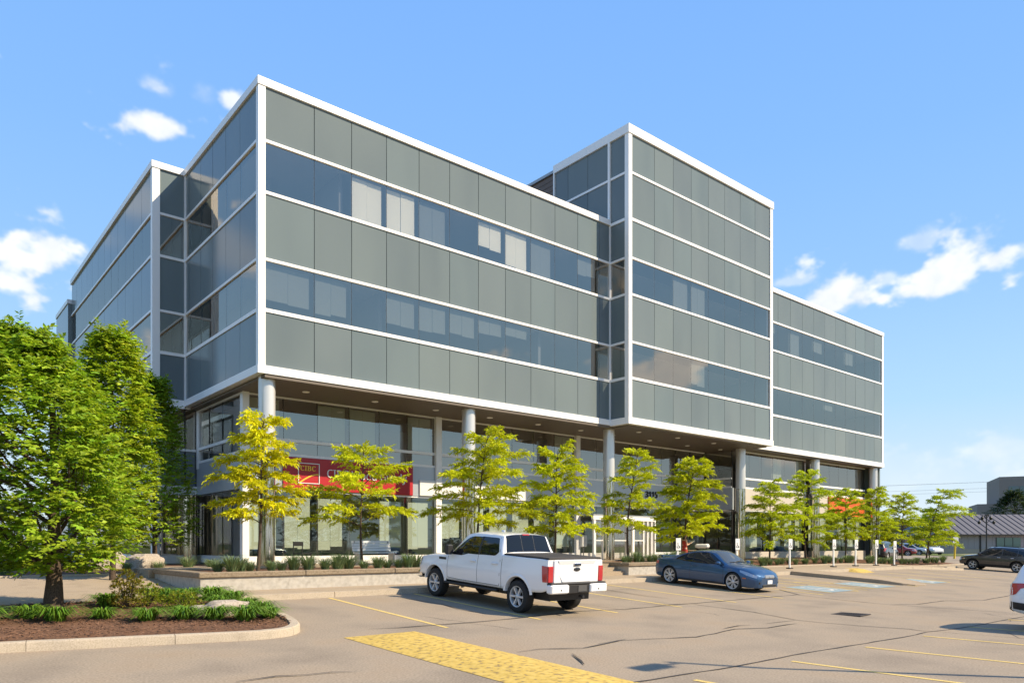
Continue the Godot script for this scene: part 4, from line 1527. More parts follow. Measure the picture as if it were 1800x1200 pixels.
func shrub(label: String, at: Vector3, height: float, radius: float, base: Color, twigs: int) -> void:
	var t := thing("shrub", label, "shrub", at)
	var g := Geo.new()
	g.tinted = true
	var w := Geo.new()
	for k in 7:
		var a := k * 0.9
		w.tube([Vector3(0, -0.05, 0), Vector3(cos(a) * radius * 0.4, height * 0.5, sin(a) * radius * 0.4), Vector3(cos(a) * radius * 0.7, height * 0.85, sin(a) * radius * 0.7)], [0.012, 0.009, 0.004], 5, false)
	for k in twigs:
		var d := Vector3(rng.randf_range(-1, 1), rng.randf_range(0, 1), rng.randf_range(-1, 1))
		d = d.normalized() * pow(rng.randf(), 0.4)
		var p := Vector3(d.x * radius, 0.1 * height + d.y * height * 0.85, d.z * radius)
		var v := rng.randf_range(0.7, 1.3)
		for e in 9:
			var ld := (d + Vector3(rng.randf_range(-1, 1), rng.randf_range(-0.5, 0.8), rng.randf_range(-1, 1))).normalized()
			leaf(g, p + ld * 0.03, ld, (Vector3.UP + d * 0.5).normalized(), rng.randf_range(0.05, 0.08), 0.03, 0.15, Color(base.r * v * rng.randf_range(0.8, 1.3), base.g * v, base.b * v))
	put("stems", w.mesh(), M.bark, t)
	put("foliage", g.mesh(), M.leaves, t)


# ------------------------------------------------------------------ vehicles
# A car body is lofted along its length (front towards +x) through keys
# [x, y low, w low, y widest, w widest, y belt, w belt, y roof edge, w roof edge, y top].
class Body:
	var keys: Array
	var arches: Array     # [x, y, radius]
	var crown := 2.6

	func at(x: float) -> PackedFloat32Array:
		var r := PackedFloat32Array()
		r.resize(10)
		var k := 0
		while k < keys.size() - 2 and x > keys[k + 1][0]:
			k += 1
		var x0: float = keys[k][0]
		var x1: float = keys[k + 1][0]
		var t := clampf((x - x0) / (x1 - x0), 0, 1)
		for j in 10:
			var a: float = keys[k][j]
			var b: float = keys[k + 1][j]
			var m := (b - a) / (x1 - x0)
			var ma := m
			var mb := m
			if k > 0:
				var p: float = (a - keys[k - 1][j]) / (x0 - keys[k - 1][0])
				ma = 0.0 if p * m <= 0.0 else 2.0 * p * m / (p + m)
			if k < keys.size() - 2:
				var q: float = (keys[k + 2][j] - b) / (keys[k + 2][0] - x1)
				mb = 0.0 if q * m <= 0.0 else 2.0 * q * m / (q + m)
			var t2 := t * t
			var t3 := t2 * t
			var d := x1 - x0
			r[j] = (2 * t3 - 3 * t2 + 1) * a + (t3 - 2 * t2 + t) * d * ma + (-2 * t3 + 3 * t2) * b + (t3 - t2) * d * mb
		return r

	func wide(s: PackedFloat32Array, y: float) -> float:
		if y <= s[3]:
			var t := clampf((y - s[1]) / maxf(s[3] - s[1], 0.001), 0, 1)
			return lerpf(s[2], s[4], sin(t * PI * 0.5))
		if y <= s[5]:
			var t := clampf((y - s[3]) / maxf(s[5] - s[3], 0.001), 0, 1)
			return lerpf(s[4], s[6], 1.0 - cos(t * PI * 0.5))
		var t := clampf((y - s[5]) / maxf(s[7] - s[5], 0.001), 0, 1)
		return lerpf(s[6], s[8], t) + 0.025 * sin(t * PI) * minf(1.0, (s[7] - s[5]) * 3.0)

	func low(x: float, s: PackedFloat32Array) -> float:
		var y := s[1]
		for a in arches:
			var d: float = absf(x - a[0])
			if d < a[2]:
				y = maxf(y, a[1] + sqrt(a[2] * a[2] - d * d))
		return minf(y, s[5] - 0.03)

	func top(s: PackedFloat32Array, z: float) -> float:
		return s[7] + (s[9] - s[7]) * (1.0 - pow(absf(z) / maxf(s[8], 0.01), crown))

	func side(x: float, y: float, lift := 0.0, hand := 1.0) -> Vector3:
		var s := at(x)
		return Vector3(x, y, hand * (wide(s, y) + lift))

	func roof(x: float, z: float, lift := 0.0) -> Vector3:
		return Vector3(x, top(at(x), z) + lift, z)

	func shell(g: Geo, n := 110) -> void:
		var xs := []
		var x0: float = keys[0][0]
		var x1: float = keys[-1][0]
		for k in n + 1:
			xs.append(lerpf(x0, x1, float(k) / n))
		for a in arches:
			for e in [-1.0, -0.995, -0.97, -0.9, 0.9, 0.97, 0.995, 1.0]:
				xs.append(a[0] + a[2] * e)
		for q in keys:
			xs.append(q[0])
		xs.sort()
		for hand in [1.0, -1.0]:
			var rows := []
			for x in xs:
				var s := at(x)
				var row := []
				var y0 := low(x, s)
				row.append(Vector3(x, y0 + 0.015, hand * (wide(s, y0) - 0.05)))
				for k in 11:
					var y := lerpf(y0, s[5], k / 10.0)
					row.append(Vector3(x, y, hand * wide(s, y)))
				for k in range(1, 5):
					var y := lerpf(s[5], s[7], k / 4.0)
					row.append(Vector3(x, y, hand * wide(s, y)))
				for k in range(1, 11):
					var z := s[8] * cos(k / 10.0 * PI * 0.5)
					row.append(Vector3(x, top(s, z), hand * z))
				rows.append(row)
			g.sheet(rows, hand > 0.0)
			for e in [0, rows.size() - 1]:
				var mid := Vector3(rows[e][0].x, (rows[e][0].y + rows[e][-1].y) * 0.5, 0)
				for k in rows[e].size() - 1:
					if (hand > 0.0) == (e == 0):
						g.tri(mid, rows[e][k], rows[e][k + 1])
					else:
						g.tri(mid, rows[e][k + 1], rows[e][k])
				if (hand > 0.0) == (e == 0):
					g.tri(mid, Vector3(mid.x, rows[e][0].y, 0), rows[e][0])
				else:
					g.tri(mid, rows[e][0], Vector3(mid.x, rows[e][0].y, 0))

	# a patch on the flank between two lines of (x, y)
	func flank(g: Geo, lower: Array, upper: Array, lift: float, hand: float, n := 12, m := 5) -> void:
		var rows := []
		for r in m + 1:
			var row := []
			for k in n + 1:
				var a := along(lower, float(k) / n)
				var b := along(upper, float(k) / n)
				var q := a.lerp(b, float(r) / m)
				row.append(side(q.x, q.y, lift, hand))
			rows.append(row)
		g.sheet(rows, hand < 0.0)

	func along(line: Array, t: float) -> Vector2:
		var total := 0.0
		for k in line.size() - 1:
			total += (line[k] as Vector2).distance_to(line[k + 1])
		var want := t * total
		for k in line.size() - 1:
			var d := (line[k] as Vector2).distance_to(line[k + 1])
			if want <= d or k == line.size() - 2:
				return (line[k] as Vector2).lerp(line[k + 1], clampf(want / maxf(d, 1e-6), 0, 1))
			want -= d
		return line[-1]

	# a pane on top between two stations; z runs over a share of the roof edge
	func pane(g: Geo, xa: float, xb: float, share_a: float, share_b: float, lift: float) -> void:
		var rows := []
		for r in 9:
			var x := lerpf(xa, xb, r / 8.0)
			var s := at(x)
			var half := s[8] * lerpf(share_a, share_b, r / 8.0)
			var row := []
			for k in 13:
				var z := lerpf(-half, half, k / 12.0)
				row.append(Vector3(x, top(s, z) + lift, z))
			rows.append(row)
		g.sheet(rows)

	func seam(g: Geo, line: Array, width: float, hand: float) -> void:
		var rows := []
		for k in line.size():
			var d: Vector2 = (line[mini(k + 1, line.size() - 1)] - line[maxi(k - 1, 0)]).normalized()
			var s := Vector2(-d.y, d.x) * width * 0.5
			var a: Vector2 = line[k] + s
			var b: Vector2 = line[k] - s
			rows.append([side(a.x, a.y, 0.002, hand), side(b.x, b.y, 0.002, hand)])
		g.sheet(rows, hand > 0.0)


func vv(list: Array) -> Array:
	var r := []
	for q in list:
		r.append(Vector2(q[0], q[1]))
	return r


func upright(x: float, y0: float, y1: float, lean := 0.0) -> Array:
	var r := []
	for k in 9:
		r.append(Vector2(x + lean * k / 8.0, lerpf(y0, y1, k / 8.0)))
	return r


var wheels := {}


# tyre and spoked rim; the face is towards +z
func wheel(parent: Node3D, at: Vector3, radius: float, rim: float, width: float, hand: float, spokes: int, split: bool) -> void:
	var key := "%.3f %.3f %d" % [radius, rim, spokes]
	if not wheels.has(key):
		var lay := Transform3D(Basis(Vector3.RIGHT, PI / 2), Vector3.ZERO)
		var t := Geo.new()
		var w := width * 0.5
		t.lathe([Vector2(rim * 0.9, -w), Vector2(radius - 0.03, -w), Vector2(radius - 0.008, -w * 0.8), Vector2(radius, -w * 0.5), Vector2(radius, w * 0.5), Vector2(radius - 0.008, w * 0.8), Vector2(radius - 0.03, w), Vector2(rim + 0.004, w), Vector2(rim, w * 0.92), Vector2(rim * 0.93, -w * 0.2)], 40, lay)
		var r := Geo.new()
		r.lathe([Vector2(rim * 0.90, w * 0.2), Vector2(rim * 0.92, w * 0.86), Vector2(rim * 0.955, w * 0.95), Vector2(rim + 0.003, w * 0.98), Vector2(rim + 0.006, w * 0.9)], 40, lay)
		r.lathe([Vector2(0.075, w * 0.4), Vector2(0.07, w * 0.82), Vector2(0.035, w * 0.88), Vector2(0.0, w * 0.9)], 18, lay)
		for k in spokes:
			var a := TAU * k / spokes
			for e in ([-0.14, 0.14] if split else [0.0]):
				var out := Vector3(cos(a + e), sin(a + e), 0)
				var foot := Vector3(cos(a), sin(a), 0) * 0.045
				var side := Vector3(-sin(a + e), cos(a + e), 0)
				var th := 0.017 if split else rim * 0.12
				var end := out * rim * 0.93
				var zf := w * 0.80
				var zb := w * 0.45
				var f := Vector3(0, 0, 1)
				r.hexa([foot - side * th + f * zb, foot + side * th + f * zb, foot + side * th * 0.6 + f * zf, foot - side * th * 0.6 + f * zf, end - side * th * 1.15 + f * zb, end + side * th * 1.15 + f * zb, end + side * th * 0.8 + f * (zf + 0.012), end - side * th * 0.8 + f * (zf + 0.012)])
		var b := Geo.new()
		b.lathe([Vector2(rim * 0.92, w * 0.1), Vector2(rim * 0.5, w * 0.12), Vector2(0.0, w * 0.12)], 24, lay)
		wheels[key] = [t.mesh(), r.mesh(), b.mesh()]
	var o := put("wheel", wheels[key][2], M.black, parent, at)
	if hand < 0.0:
		o.rotation.y = PI
	put("tyre", wheels[key][0], M.tyre, o)
	put("rim", wheels[key][1], M.rim, o)


# common fittings: wheels, dark underside, arches
func running_gear(t: Node3D, axles: Array, radius: float, rim: float, track: float, width: float, spokes: int, split: bool, under: Array) -> void:
	for x in axles:
		for hand in [1.0, -1.0]:
			wheel(t, Vector3(x, radius, hand * track), radius, rim, width, hand, spokes, split)
	var g := Geo.new()
	g.box(Vector3((under[0] + under[1]) * 0.5, (under[2] + under[3]) * 0.5, 0), Vector3(under[1] - under[0], under[3] - under[2], under[4] * 2))
	put("underbody", g.mesh(), M.trim_black, t)


func pickup() -> Node3D:
	var t := thing("pickup_truck", "white crew cab pickup with a black bed cover parked nose to the kerb", "truck")
	var b := Body.new()
	b.keys = [
		[-2.785, 0.66, 0.955, 0.95, 0.975, 1.38, 0.955, 1.395, 0.93, 1.40], [-2.555, 0.60, 0.97, 0.92, 0.995, 1.39, 0.965, 1.405, 0.94, 1.41], [-1.7, 0.56, 0.98, 0.9, 1.005, 1.385, 0.965, 1.40, 0.94, 1.41],
		[-1.06, 0.55, 0.98, 0.9, 1.0, 1.38, 0.955, 1.40, 0.93, 1.41], [-1.03, 0.55, 0.97, 0.9, 0.99, 1.36, 0.95, 1.42, 0.90, 1.45], [-0.82, 0.55, 0.97, 0.9, 0.995, 1.33, 0.95, 1.87, 0.755, 1.925], [-0.4, 0.55, 0.97, 0.9, 1.0, 1.32, 0.95, 1.89, 0.75, 1.955], [0.3, 0.55, 0.97, 0.9, 1.0, 1.31, 0.95, 1.89, 0.75, 1.96],
		[0.62, 0.55, 0.97, 0.9, 1.0, 1.30, 0.95, 1.855, 0.745, 1.925], [1.40, 0.55, 0.98, 0.9, 1.0, 1.24, 0.95, 1.29, 0.86, 1.33], [1.62, 0.55, 0.98, 0.9, 1.005, 1.21, 0.96, 1.235, 0.89, 1.285], [2.3, 0.58, 0.98, 0.9, 1.005, 1.17, 0.95, 1.19, 0.88, 1.235], [2.70, 0.60, 0.95, 0.88, 0.985, 1.11, 0.92, 1.125, 0.85, 1.17], [2.86, 0.60, 0.90, 0.86, 0.94, 1.05, 0.87, 1.06, 0.80, 1.09], [2.95, 0.62, 0.84, 0.84, 0.87, 0.98, 0.81, 0.985, 0.74, 1.0]]
	b.arches = [[1.98, 0.42, 0.495], [-1.70, 0.42, 0.495]]
	b.crown = 3.2
	var g := Geo.new()
	b.shell(g, 130)
	put("body", g.mesh(), M.paint_white, t)
	for hand in [1.0, -1.0]:
		# flared lips round the arches
		for a in b.arches:
			var lip := Geo.new()
			var rows := []
			for k in 25:
				var th := lerpf(0.16, PI - 0.16, k / 24.0)
				var row := []
				for q in [[0.47, -0.10], [0.488, 0.006], [0.50, 0.016], [0.54, 0.012], [0.57, -0.002]]:
					var x: float = a[0] + cos(th) * q[0]
					var y: float = a[1] + sin(th) * q[0]
					row.append(b.side(x, y, q[1], hand))
				rows.append(row)
			lip.sheet(rows, hand > 0.0)
			put("wheel_arch", lip.mesh(), M.paint_white, t)
		var w := Geo.new()
		b.flank(w, vv([[0.02, 1.34], [0.45, 1.335], [0.72, 1.27], [1.30, 1.27]]), vv([[0.0, 1.82], [0.42, 1.81], [0.62, 1.755], [1.27, 1.30]]), 0.005, hand)
		put("window", w.mesh(), M.car_glass, t)
		w = Geo.new()
		b.flank(w, vv([[-0.86, 1.47], [-0.78, 1.385], [-0.70, 1.36], [-0.06, 1.345]]), vv([[-0.72, 1.80], [-0.66, 1.82], [-0.08, 1.825]]), 0.005, hand)
		put("window", w.mesh(), M.car_glass, t)
		w = Geo.new()
		b.flank(w, vv([[-0.06, 1.345], [0.02, 1.34]]), vv([[-0.08, 1.825], [0.0, 1.825]]), 0.007, hand, 2, 6)
		put("pillar", w.mesh(), M.trim_black, t)
		var s := Geo.new()
		b.seam(s, upright(-0.02, 0.60, 1.34), 0.012, hand)
		b.seam(s, upright(1.36, 0.62, 1.22), 0.012, hand)
		b.seam(s, upright(-1.045, 0.57, 1.38), 0.022, hand)
		b.seam(s, vv([[1.36, 0.62], [0.8, 0.60], [0.2, 0.60], [-0.4, 0.60], [-0.95, 0.60]]), 0.012, hand)
		b.seam(s, vv([[-0.95, 0.60], [-0.97, 0.9], [-0.96, 1.25], [-0.9, 1.5], [-0.76, 1.84]]), 0.012, hand)
		put("door_seam", s.mesh(), M.trim_black, t)
		for x in [0.16, -0.78]:
			var h := Geo.new()
			h.block(b.side(x + 0.02, 1.16, 0.018, hand), Vector3(0.24, 0.05, 0.035), 0.012)
			put("door_handle", h.mesh(), M.paint_white, t)
		var mi := Geo.new()
		mi.block(Vector3(1.16, 1.40, hand * 1.10), Vector3(0.16, 0.27, 0.22), 0.03)
		mi.box(Vector3(1.16, 1.32, hand * 0.98), Vector3(0.07, 0.05, 0.12))
		put("mirror", mi.mesh(), M.trim_black, t)
		var v := Geo.new()
		v.block(b.side(1.62, 1.13, 0.008, hand), Vector3(0.34, 0.065, 0.012), 0.004)
		put("side_vent", v.mesh(), M.trim_black, t)
		var tl := Geo.new()
		b.flank(tl, vv([[-2.795, 0.86], [-2.645, 0.86]]), vv([[-2.795, 1.24], [-2.595, 1.25]]), 0.012, hand, 5, 5)
		tl.block(Vector3(-2.795, 1.05, hand * 0.885), Vector3(0.05, 0.39, 0.165), 0.01)
		put("taillight", tl.mesh(), M.tail_red, t)
		var hl := Geo.new()
		b.flank(hl, vv([[2.72, 0.88], [2.92, 0.86]]), vv([[2.66, 1.08], [2.88, 1.02]]), 0.012, hand, 5, 5)
		put("headlight", hl.mesh(), M.lamp_clear, t)
		var sb := Geo.new()
		sb.block(Vector3(0.3, 0.47, hand * 0.95), Vector3(2.4, 0.06, 0.14), 0.02)
		put("running_board", sb.mesh(), M.trim_black, t)
		var bu := Geo.new()
		bu.block(Vector3(-2.875, 0.70, hand * 0.68), Vector3(0.20, 0.22, 0.62), 0.03)
		put("bumper", bu.mesh(), M.paint_white, t)
		var sn := Geo.new()
		sn.lathe([Vector2(0.02, 0.0), Vector2(0.02, 0.006), Vector2(0.0, 0.006)], 12, Transform3D(Basis(Vector3.BACK, PI / 2), Vector3(-2.973, 0.68, hand * 0.66)))
		put("parking_sensor", sn.mesh(), M.black, t)
	var rw := Geo.new()
	b.pane(rw, -1.022, -0.845, 0.90, 0.93, 0.012)
	put("rear_window", rw.mesh(), M.car_glass, t)
	var rwb := Geo.new()
	for z in [-0.22, 0.22]:
		var rows := []
		for k in 6:
			var x := lerpf(-1.02, -0.85, k / 5.0)
			rows.append([b.roof(x, z - 0.005, 0.016), b.roof(x, z + 0.005, 0.016)])
		rwb.sheet(rows, true)
	put("slider_frame", rwb.mesh(), M.trim_black, t)
	var ws := Geo.new()
	b.pane(ws, 0.66, 1.38, 0.93, 0.93, 0.006)
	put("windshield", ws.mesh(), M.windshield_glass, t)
	var bl := Geo.new()
	bl.block(Vector3(-0.83, 1.905, 0), Vector3(0.06, 0.05, 0.26), 0.012)
	put("brake_light", bl.mesh(), M.tail_red, t)
	var bc := Geo.new()
	bc.block(Vector3(-1.92, 1.425, 0), Vector3(1.72, 0.05, 1.86), 0.015)
	put("bed_cover", bc.mesh(), M.tonneau, t)
	for x in [-2.305, -1.98, -1.52]:
		put("cover_joint", boxmesh(Vector3(0.012, 0.006, 1.78)), M.black, t, Vector3(x, 1.451, 0))
	# tailgate with its pressed panel, handle and oval badge
	var tg := Geo.new()
	tg.block(Vector3(-2.800, 1.10, 0), Vector3(0.05, 0.58, 1.58), 0.018)
	var gate := put("tailgate", tg.mesh(), M.paint_white, t)
	var ps := Geo.new()
	ps.hexa([Vector3(-2.845, 0.86, 0.50), Vector3(-2.825, 0.86, 0.50), Vector3(-2.825, 0.86, -0.50), Vector3(-2.845, 0.86, -0.50), Vector3(-2.830, 1.02, 0.60), Vector3(-2.820, 1.02, 0.60), Vector3(-2.820, 1.02, -0.60), Vector3(-2.830, 1.02, -0.60)])
	ps.hexa([Vector3(-2.830, 1.30, 0.62), Vector3(-2.820, 1.30, 0.62), Vector3(-2.820, 1.30, -0.62), Vector3(-2.830, 1.30, -0.62), Vector3(-2.850, 1.38, 0.66), Vector3(-2.820, 1.38, 0.66), Vector3(-2.820, 1.38, -0.66), Vector3(-2.850, 1.38, -0.66)])
	put("pressing", ps.mesh(), M.paint_white, gate)
	var hd := Geo.new()
	hd.block(Vector3(-2.835, 1.275, 0), Vector3(0.03, 0.07, 0.26), 0.01)
	put("handle", hd.mesh(), M.chrome, gate)
	var ba := Geo.new()
	var lay := Transform3D(Basis(Vector3.BACK, PI / 2).scaled(Vector3(1, 0.42, 1)), Vector3(-2.829, 1.165, 0))
	ba.lathe([Vector2(0.115, 0.0), Vector2(0.11, 0.01), Vector2(0.0, 0.012)], 28, lay)
	put("badge", ba.mesh(), M.paint_black, gate)
	var bs := Geo.new()
	bs.block(Vector3(-2.855, 0.825, 0), Vector3(0.17, 0.05, 1.94), 0.015)
	bs.block(Vector3(-2.845, 0.69, 0), Vector3(0.16, 0.22, 0.80), 0.02)
	put("bumper_step", bs.mesh(), M.trim_black, t)
	put("licence_plate", boxmesh(Vector3(0.012, 0.15, 0.30)), M.plate_dark, t, Vector3(-2.931, 0.70, 0.12))
	var gr := Geo.new()
	gr.block(Vector3(2.95, 0.86, 0), Vector3(0.06, 0.28, 1.2), 0.02)
	put("grille", gr.mesh(), M.trim_black, t)
	var fb := Geo.new()
	fb.block(Vector3(2.93, 0.58, 0), Vector3(0.22, 0.22, 1.84), 0.05)
	put("front_bumper", fb.mesh(), M.chrome, t)
	var hi := Geo.new()
	hi.tube([Vector3(-2.855, 0.50, 0.1), Vector3(-2.995, 0.50, 0.1)], [0.04, 0.04], 8)
	hi.lathe([Vector2(0.10, -0.55), Vector2(0.11, 0.55)], 14, Transform3D(Basis(Vector3.RIGHT, PI / 2), Vector3(-2.355, 0.48, 0.25)))
	put("hitch", hi.mesh(), M.trim_black, t)
	var an := Geo.new()
	an.block(Vector3(0.1, 1.975, 0), Vector3(0.14, 0.05, 0.05), 0.015)
	put("antenna", an.mesh(), M.paint_white, t)
	running_gear(t, [1.98, -1.70], 0.405, 0.262, 0.865, 0.275, 6, false, [-2.605, 2.6, 0.38, 0.85, 0.70])
	return t


func sedan_coupe() -> Node3D:
	var t := thing("coupe", "dark blue two door coupe backed up to the kerb", "car")
	var b := Body.new()
	b.keys = [
		[-2.32, 0.36, 0.60, 0.58, 0.64, 0.80, 0.58, 0.86, 0.50, 0.90], [-2.24, 0.32, 0.73, 0.58, 0.78, 0.86, 0.71, 0.925, 0.61, 0.96], [-2.02, 0.26, 0.81, 0.57, 0.865, 0.90, 0.80, 0.965, 0.70, 1.005], [-1.72, 0.23, 0.84, 0.57, 0.90, 0.91, 0.83, 0.985, 0.72, 1.02],
		[-1.42, 0.21, 0.85, 0.57, 0.905, 0.905, 0.84, 1.03, 0.72, 1.075], [-0.95, 0.19, 0.85, 0.57, 0.90, 0.895, 0.845, 1.185, 0.655, 1.24], [-0.45, 0.19, 0.85, 0.55, 0.89, 0.885, 0.84, 1.295, 0.605, 1.36], [0.0, 0.19, 0.85, 0.54, 0.885, 0.875, 0.84, 1.32, 0.59, 1.392], [0.33, 0.19, 0.85, 0.54, 0.885, 0.865, 0.84, 1.29, 0.59, 1.37],
		[1.06, 0.19, 0.85, 0.54, 0.89, 0.845, 0.83, 0.92, 0.74, 0.985], [1.40, 0.19, 0.85, 0.54, 0.905, 0.83, 0.83, 0.885, 0.73, 0.945], [1.80, 0.18, 0.845, 0.52, 0.885, 0.775, 0.80, 0.82, 0.69, 0.88], [2.06, 0.17, 0.80, 0.49, 0.83, 0.705, 0.75, 0.745, 0.62, 0.80], [2.20, 0.17, 0.73, 0.46, 0.76, 0.65, 0.66, 0.68, 0.54, 0.72], [2.29, 0.175, 0.63, 0.43, 0.66, 0.60, 0.55, 0.615, 0.45, 0.64], [2.34, 0.19, 0.50, 0.41, 0.53, 0.55, 0.44, 0.56, 0.36, 0.575]]
	b.arches = [[1.39, 0.325, 0.365], [-1.46, 0.325, 0.365]]
	var g := Geo.new()
	b.shell(g, 120)
	put("body", g.mesh(), M.paint_blue, t)
	for hand in [1.0, -1.0]:
		var w := Geo.new()
		b.flank(w, vv([[-0.42, 0.915], [0.2, 0.90], [0.95, 0.885]]), vv([[-0.40, 1.265], [0.05, 1.29], [0.30, 1.265], [0.92, 0.925]]), 0.005, hand)
		put("window", w.mesh(), M.car_glass, t)
		w = Geo.new()
		b.flank(w, vv([[-1.22, 0.965], [-0.9, 0.935], [-0.46, 0.917]]), vv([[-1.17, 1.03], [-0.9, 1.16], [-0.45, 1.26]]), 0.005, hand)
		put("quarter_window", w.mesh(), M.car_glass, t)
		var s := Geo.new()
		b.seam(s, upright(-0.50, 0.28, 0.89), 0.010, hand)
		b.seam(s, upright(0.98, 0.30, 0.84, -0.03), 0.010, hand)
		b.seam(s, vv([[0.98, 0.30], [0.5, 0.27], [0.0, 0.27], [-0.5, 0.28]]), 0.010, hand)
		put("door_seam", s.mesh(), M.trim_black, t)
		var h := Geo.new()
		h.block(b.side(-0.32, 0.79, 0.014, hand), Vector3(0.2, 0.035, 0.028), 0.01)
		put("door_handle", h.mesh(), M.paint_blue, t)
		var mi := Geo.new()
		mi.block(Vector3(0.80, 0.955, hand * 0.97), Vector3(0.16, 0.125, 0.2), 0.04)
		mi.box(Vector3(0.80, 0.91, hand * 0.86), Vector3(0.08, 0.035, 0.1))
		put("mirror", mi.mesh(), M.paint_blue, t)
		var hl := Geo.new()
		b.flank(hl, vv([[1.66, 0.705], [1.95, 0.60], [2.25, 0.52]]), vv([[1.64, 0.775], [1.92, 0.725], [2.25, 0.605]]), 0.008, hand, 10, 5)
		put("headlight", hl.mesh(), M.lamp_clear, t)
		var sm := Geo.new()
		sm.block(b.side(1.86, 0.50, 0.006, hand), Vector3(0.14, 0.035, 0.012), 0.004)
		put("side_marker", sm.mesh(), M.orange_lens, t)
		var tl := Geo.new()
		b.flank(tl, vv([[-2.28, 0.70], [-2.05, 0.74]]), vv([[-2.27, 0.86], [-2.04, 0.84]]), 0.008, hand, 6, 4)
		put("taillight", tl.mesh(), M.tail_red, t)
		var si := Geo.new()
		b.flank(si, vv([[-1.04, 0.205], [0.97, 0.205]]), vv([[-1.04, 0.26], [0.97, 0.26]]), 0.008, hand, 12, 2)
		put("sill", si.mesh(), M.trim_black, t)
		var wt := Geo.new()
		b.seam(wt, vv([[-1.22, 0.95], [-0.8, 0.92], [-0.4, 0.907], [0.2, 0.893], [0.95, 0.875]]), 0.018, hand)
		b.seam(wt, vv([[-0.46, 0.92], [-0.44, 1.03], [-0.43, 1.15], [-0.42, 1.26]]), 0.05, hand)
		put("window_trim", wt.mesh(), M.trim_black, t)
		var fl := Geo.new()
		fl.block(Vector3(2.27, 0.36, hand * 0.5), Vector3(0.12, 0.09, 0.26), 0.02)
		put("air_intake", fl.mesh(), M.trim_black, t)
	var ws := Geo.new()
	b.pane(ws, 0.37, 1.02, 0.92, 0.93, 0.006)
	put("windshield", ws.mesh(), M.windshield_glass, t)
	var rw := Geo.new()
	b.pane(rw, -1.38, -0.52, 0.86, 0.90, 0.006)
	put("rear_window", rw.mesh(), M.car_glass, t)
	for z in [0.1, -0.4]:
		var wi := Geo.new()
		wi.tube([b.roof(1.06, z, 0.02), b.roof(0.98, z + 0.45 if z < 0 else z + 0.4, 0.02)], [0.010, 0.007], 6)
		put("wiper", wi.mesh(), M.trim_black, t)
	var gr := Geo.new()
	gr.block(Vector3(2.31, 0.565, 0), Vector3(0.08, 0.13, 0.62), 0.03, Basis(Vector3.BACK, 0.25))
	put("grille", gr.mesh(), M.grey_metal, t)
	var em := Geo.new()
	em.lathe([Vector2(0.055, 0.0), Vector2(0.05, 0.01), Vector2(0.0, 0.012)], 20, Transform3D(Basis(Vector3.BACK, -PI / 2).scaled(Vector3(1, 0.6, 1)), Vector3(2.36, 0.565, 0)))
	put("badge", em.mesh(), M.chrome, t)
	put("licence_plate", boxmesh(Vector3(0.012, 0.13, 0.30)), M.plate, t, Vector3(2.358, 0.385, 0))
	var lowin := Geo.new()
	lowin.block(Vector3(2.325, 0.255, 0), Vector3(0.07, 0.09, 0.9), 0.015)
	put("lower_grille", lowin.mesh(), M.trim_black, t)
	var sp := Geo.new()
	sp.block(Vector3(-2.17, 1.03, 0), Vector3(0.2, 0.028, 1.2), 0.012)
	for z in [-0.5, 0.5]:
		sp.box(Vector3(-2.14, 0.99, z), Vector3(0.1, 0.07, 0.05))
	put("spoiler", sp.mesh(), M.paint_blue, t)
	running_gear(t, [1.39, -1.46], 0.332, 0.252, 0.775, 0.235, 7, true, [-2.1, 2.05, 0.17, 0.62, 0.60])
	return t


